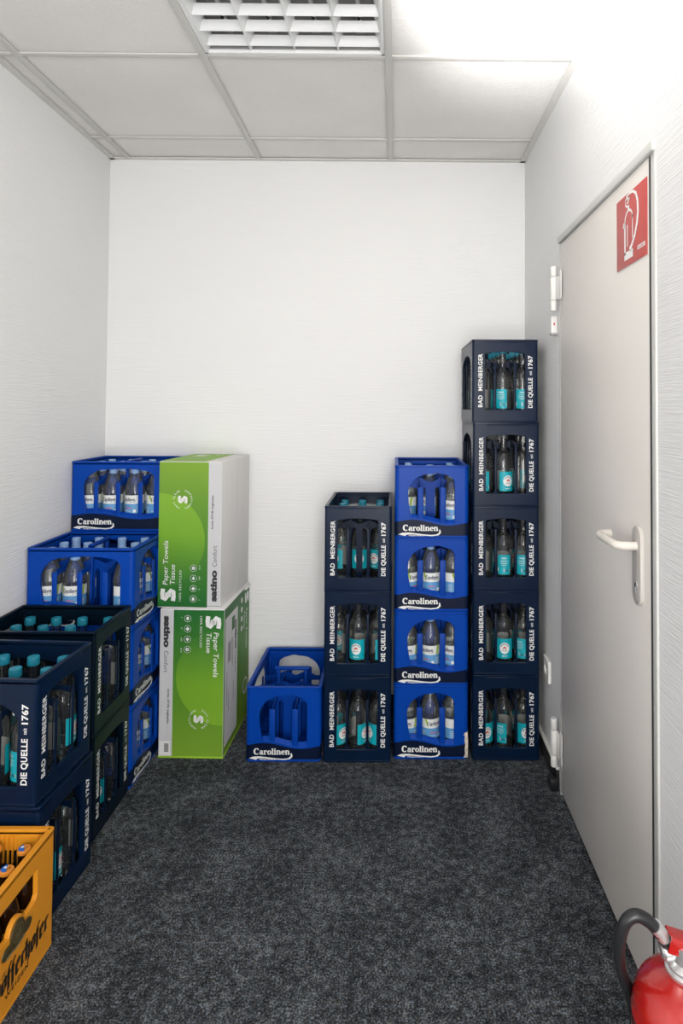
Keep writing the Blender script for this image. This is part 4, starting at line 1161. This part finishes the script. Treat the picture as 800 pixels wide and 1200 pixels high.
# top face of the upper carton
mb = MB()
mb.add([(x, y, CH + 0.0007) for x, y in ((-CW / 2 + .001, -CD / 2 + .001), (0.062, -CD / 2 + .001), (0.062, CD / 2 - .001), (-CW / 2 + .001, CD / 2 - .001))], [(0, 1, 2, 3)], M['green_light'])
mb.add([(a, b, CH + 0.0012) for a, b, c in xf(s_logo(0, 0, 0.07), -0.06, 0.09)[0]], s_logo(0, 0, 1)[1], M['letter'])
for k in range(3): mb.add([(a, b, CH + 0.0012) for a, b, c in disc2(-0.0 + k * 0.026, 0.13, 0.009)[0]], disc2(0, 0, 1)[1], M['letter'])
mb.build('top_print', up)
mb = MB()
mb.box((CW / 2 + 0.0003, 0.02, CH / 2), (0.0008, 0.002, CH - 0.01), M['strip'])
mb.add(*xf(text_mesh('277190', 0.022, 0.006), 0.086, 0.33, PI / 2), M['grey_print'], FACE(1, CW / 2 + 0.0009))
mb.build('side_seam', up)
mb = MB(); mb.box((-0.0, -CD / 2 - 0.0005, 0.010), (CW - 0.004, 0.0015, 0.0015), M['green_dark']); mb.build('flap_fold', up)
# right side of the lower carton: green print with a white data panel
mb = MB()
T = FACE(1, CW / 2 + 0.0006)
mb.add(*poly2([(-CD / 2 + .001, .004), (CD / 2 - .001, .004), (CD / 2 - .001, CH - .003), (-CD / 2 + .001, CH - .003)]), M['green_f'], T @ Matrix.Translation((0, CH, 0)) @ Matrix.Rotation(PI, 4, 'Z'))
mb.build('side_print', lo)
mb = MB(); T1 = FACE(1, CW / 2 + 0.0011)
mb.add(*poly2([(-CD / 2 + 0.012, 0.035), (-CD / 2 + 0.185, 0.035), (-CD / 2 + 0.185, CH - 0.045), (-CD / 2 + 0.012, CH - 0.045)]), M['carton'], T1)
mb.build('data_panel', lo)
mb = MB(); T2 = FACE(1, CW / 2 + 0.0016)
mb.add(*xf(text_mesh('satino', 0.126, 0.024, 0.055), -CD / 2 + 0.148, 0.50, -PI / 2), M['black'], T2)
mb.add(*xf(text_mesh('Comfort', 0.085, 0.019), -CD / 2 + 0.148, 0.365, -PI / 2), M['grey_print'], T2)
for k in range(16): mb.add(*stroke2([(-CD / 2 + 0.05, 0.36 + k * 0.005), (-CD / 2 + 0.085, 0.36 + k * 0.005)], 0.0024 if k % 3 else 0.0036), M['grey_print'], T2)
mb.add(*poly2([(-CD / 2 + 0.10, 0.47), (-CD / 2 + 0.14, 0.47), (-CD / 2 + 0.14, 0.525), (-CD / 2 + 0.10, 0.525)]), M['green_dark'], T2)
for k, (xx, z, ln) in enumerate(((0.115, 0.44, 0.12), (0.10, 0.44, 0.10), (0.13, 0.25, 0.08), (0.04, 0.33, 0.14), (0.06, 0.24, 0.08))):
    mb.add(*stroke2([(-CD / 2 + xx, z), (-CD / 2 + xx, z - ln)], 0.004), M['grey_print'], T2)
mb.build('data_print', lo)
mb = MB()
mb.add(*xf(text_mesh('Paper Towels', 0.178, 0.021, 0.006), CD / 2 - 0.055, 0.49, -PI / 2), M['letter'], T1)
mb.add(*xf(text_mesh('Tissue', 0.080, 0.021, 0.006), CD / 2 - 0.090, 0.49, -PI / 2), M['letter'], T1)
mb.add(*xf(s_logo(0, 0, 0.058), CD / 2 - 0.045, 0.540, -PI / 2), M['letter'], T1)
for k in range(4): mb.add(*disc2(CD / 2 - 0.125, 0.55 - k * 0.041, 0.0125), M['letter'], T1)
mb.add(*ring2(CD / 2 - 0.06, 0.15, 0.028, 0.036), M['letter'], T1)
mb.build('side_lettering', lo)
mb = MB(); mb.box((0, 0, 0.004), (CW + 0.004, CD + 0.004, 0.008), M['green_edge'], 0.002); mb.build('bottom_edge', lo)
mb = MB(); mb.box((0.085, CD / 2 - 0.05, 0), (0.09, 0.08, 0.003), M['carton'], 0.001, mtx=Matrix.Translation((0.012, 0, CH - 0.006)) @ Matrix.Rotation(0.0, 4, 'Y')); mb.build('top_flap', lo)
def put_box(o, xl, yf, rz, z):
    """front left corner at (xl, yf)"""
    c = Matrix.Rotation(rz, 4, 'Z') @ Vector((CW / 2, CD / 2, 0)); o.location = (xl + c.x, yf + c.y, z); o.rotation_euler = (0, 0, rz)
put_box(lo, -0.942, 2.449, R(-1.5), 0.0)
put_box(up, -0.960, 2.462, R(-3.0), CH + 0.0005)
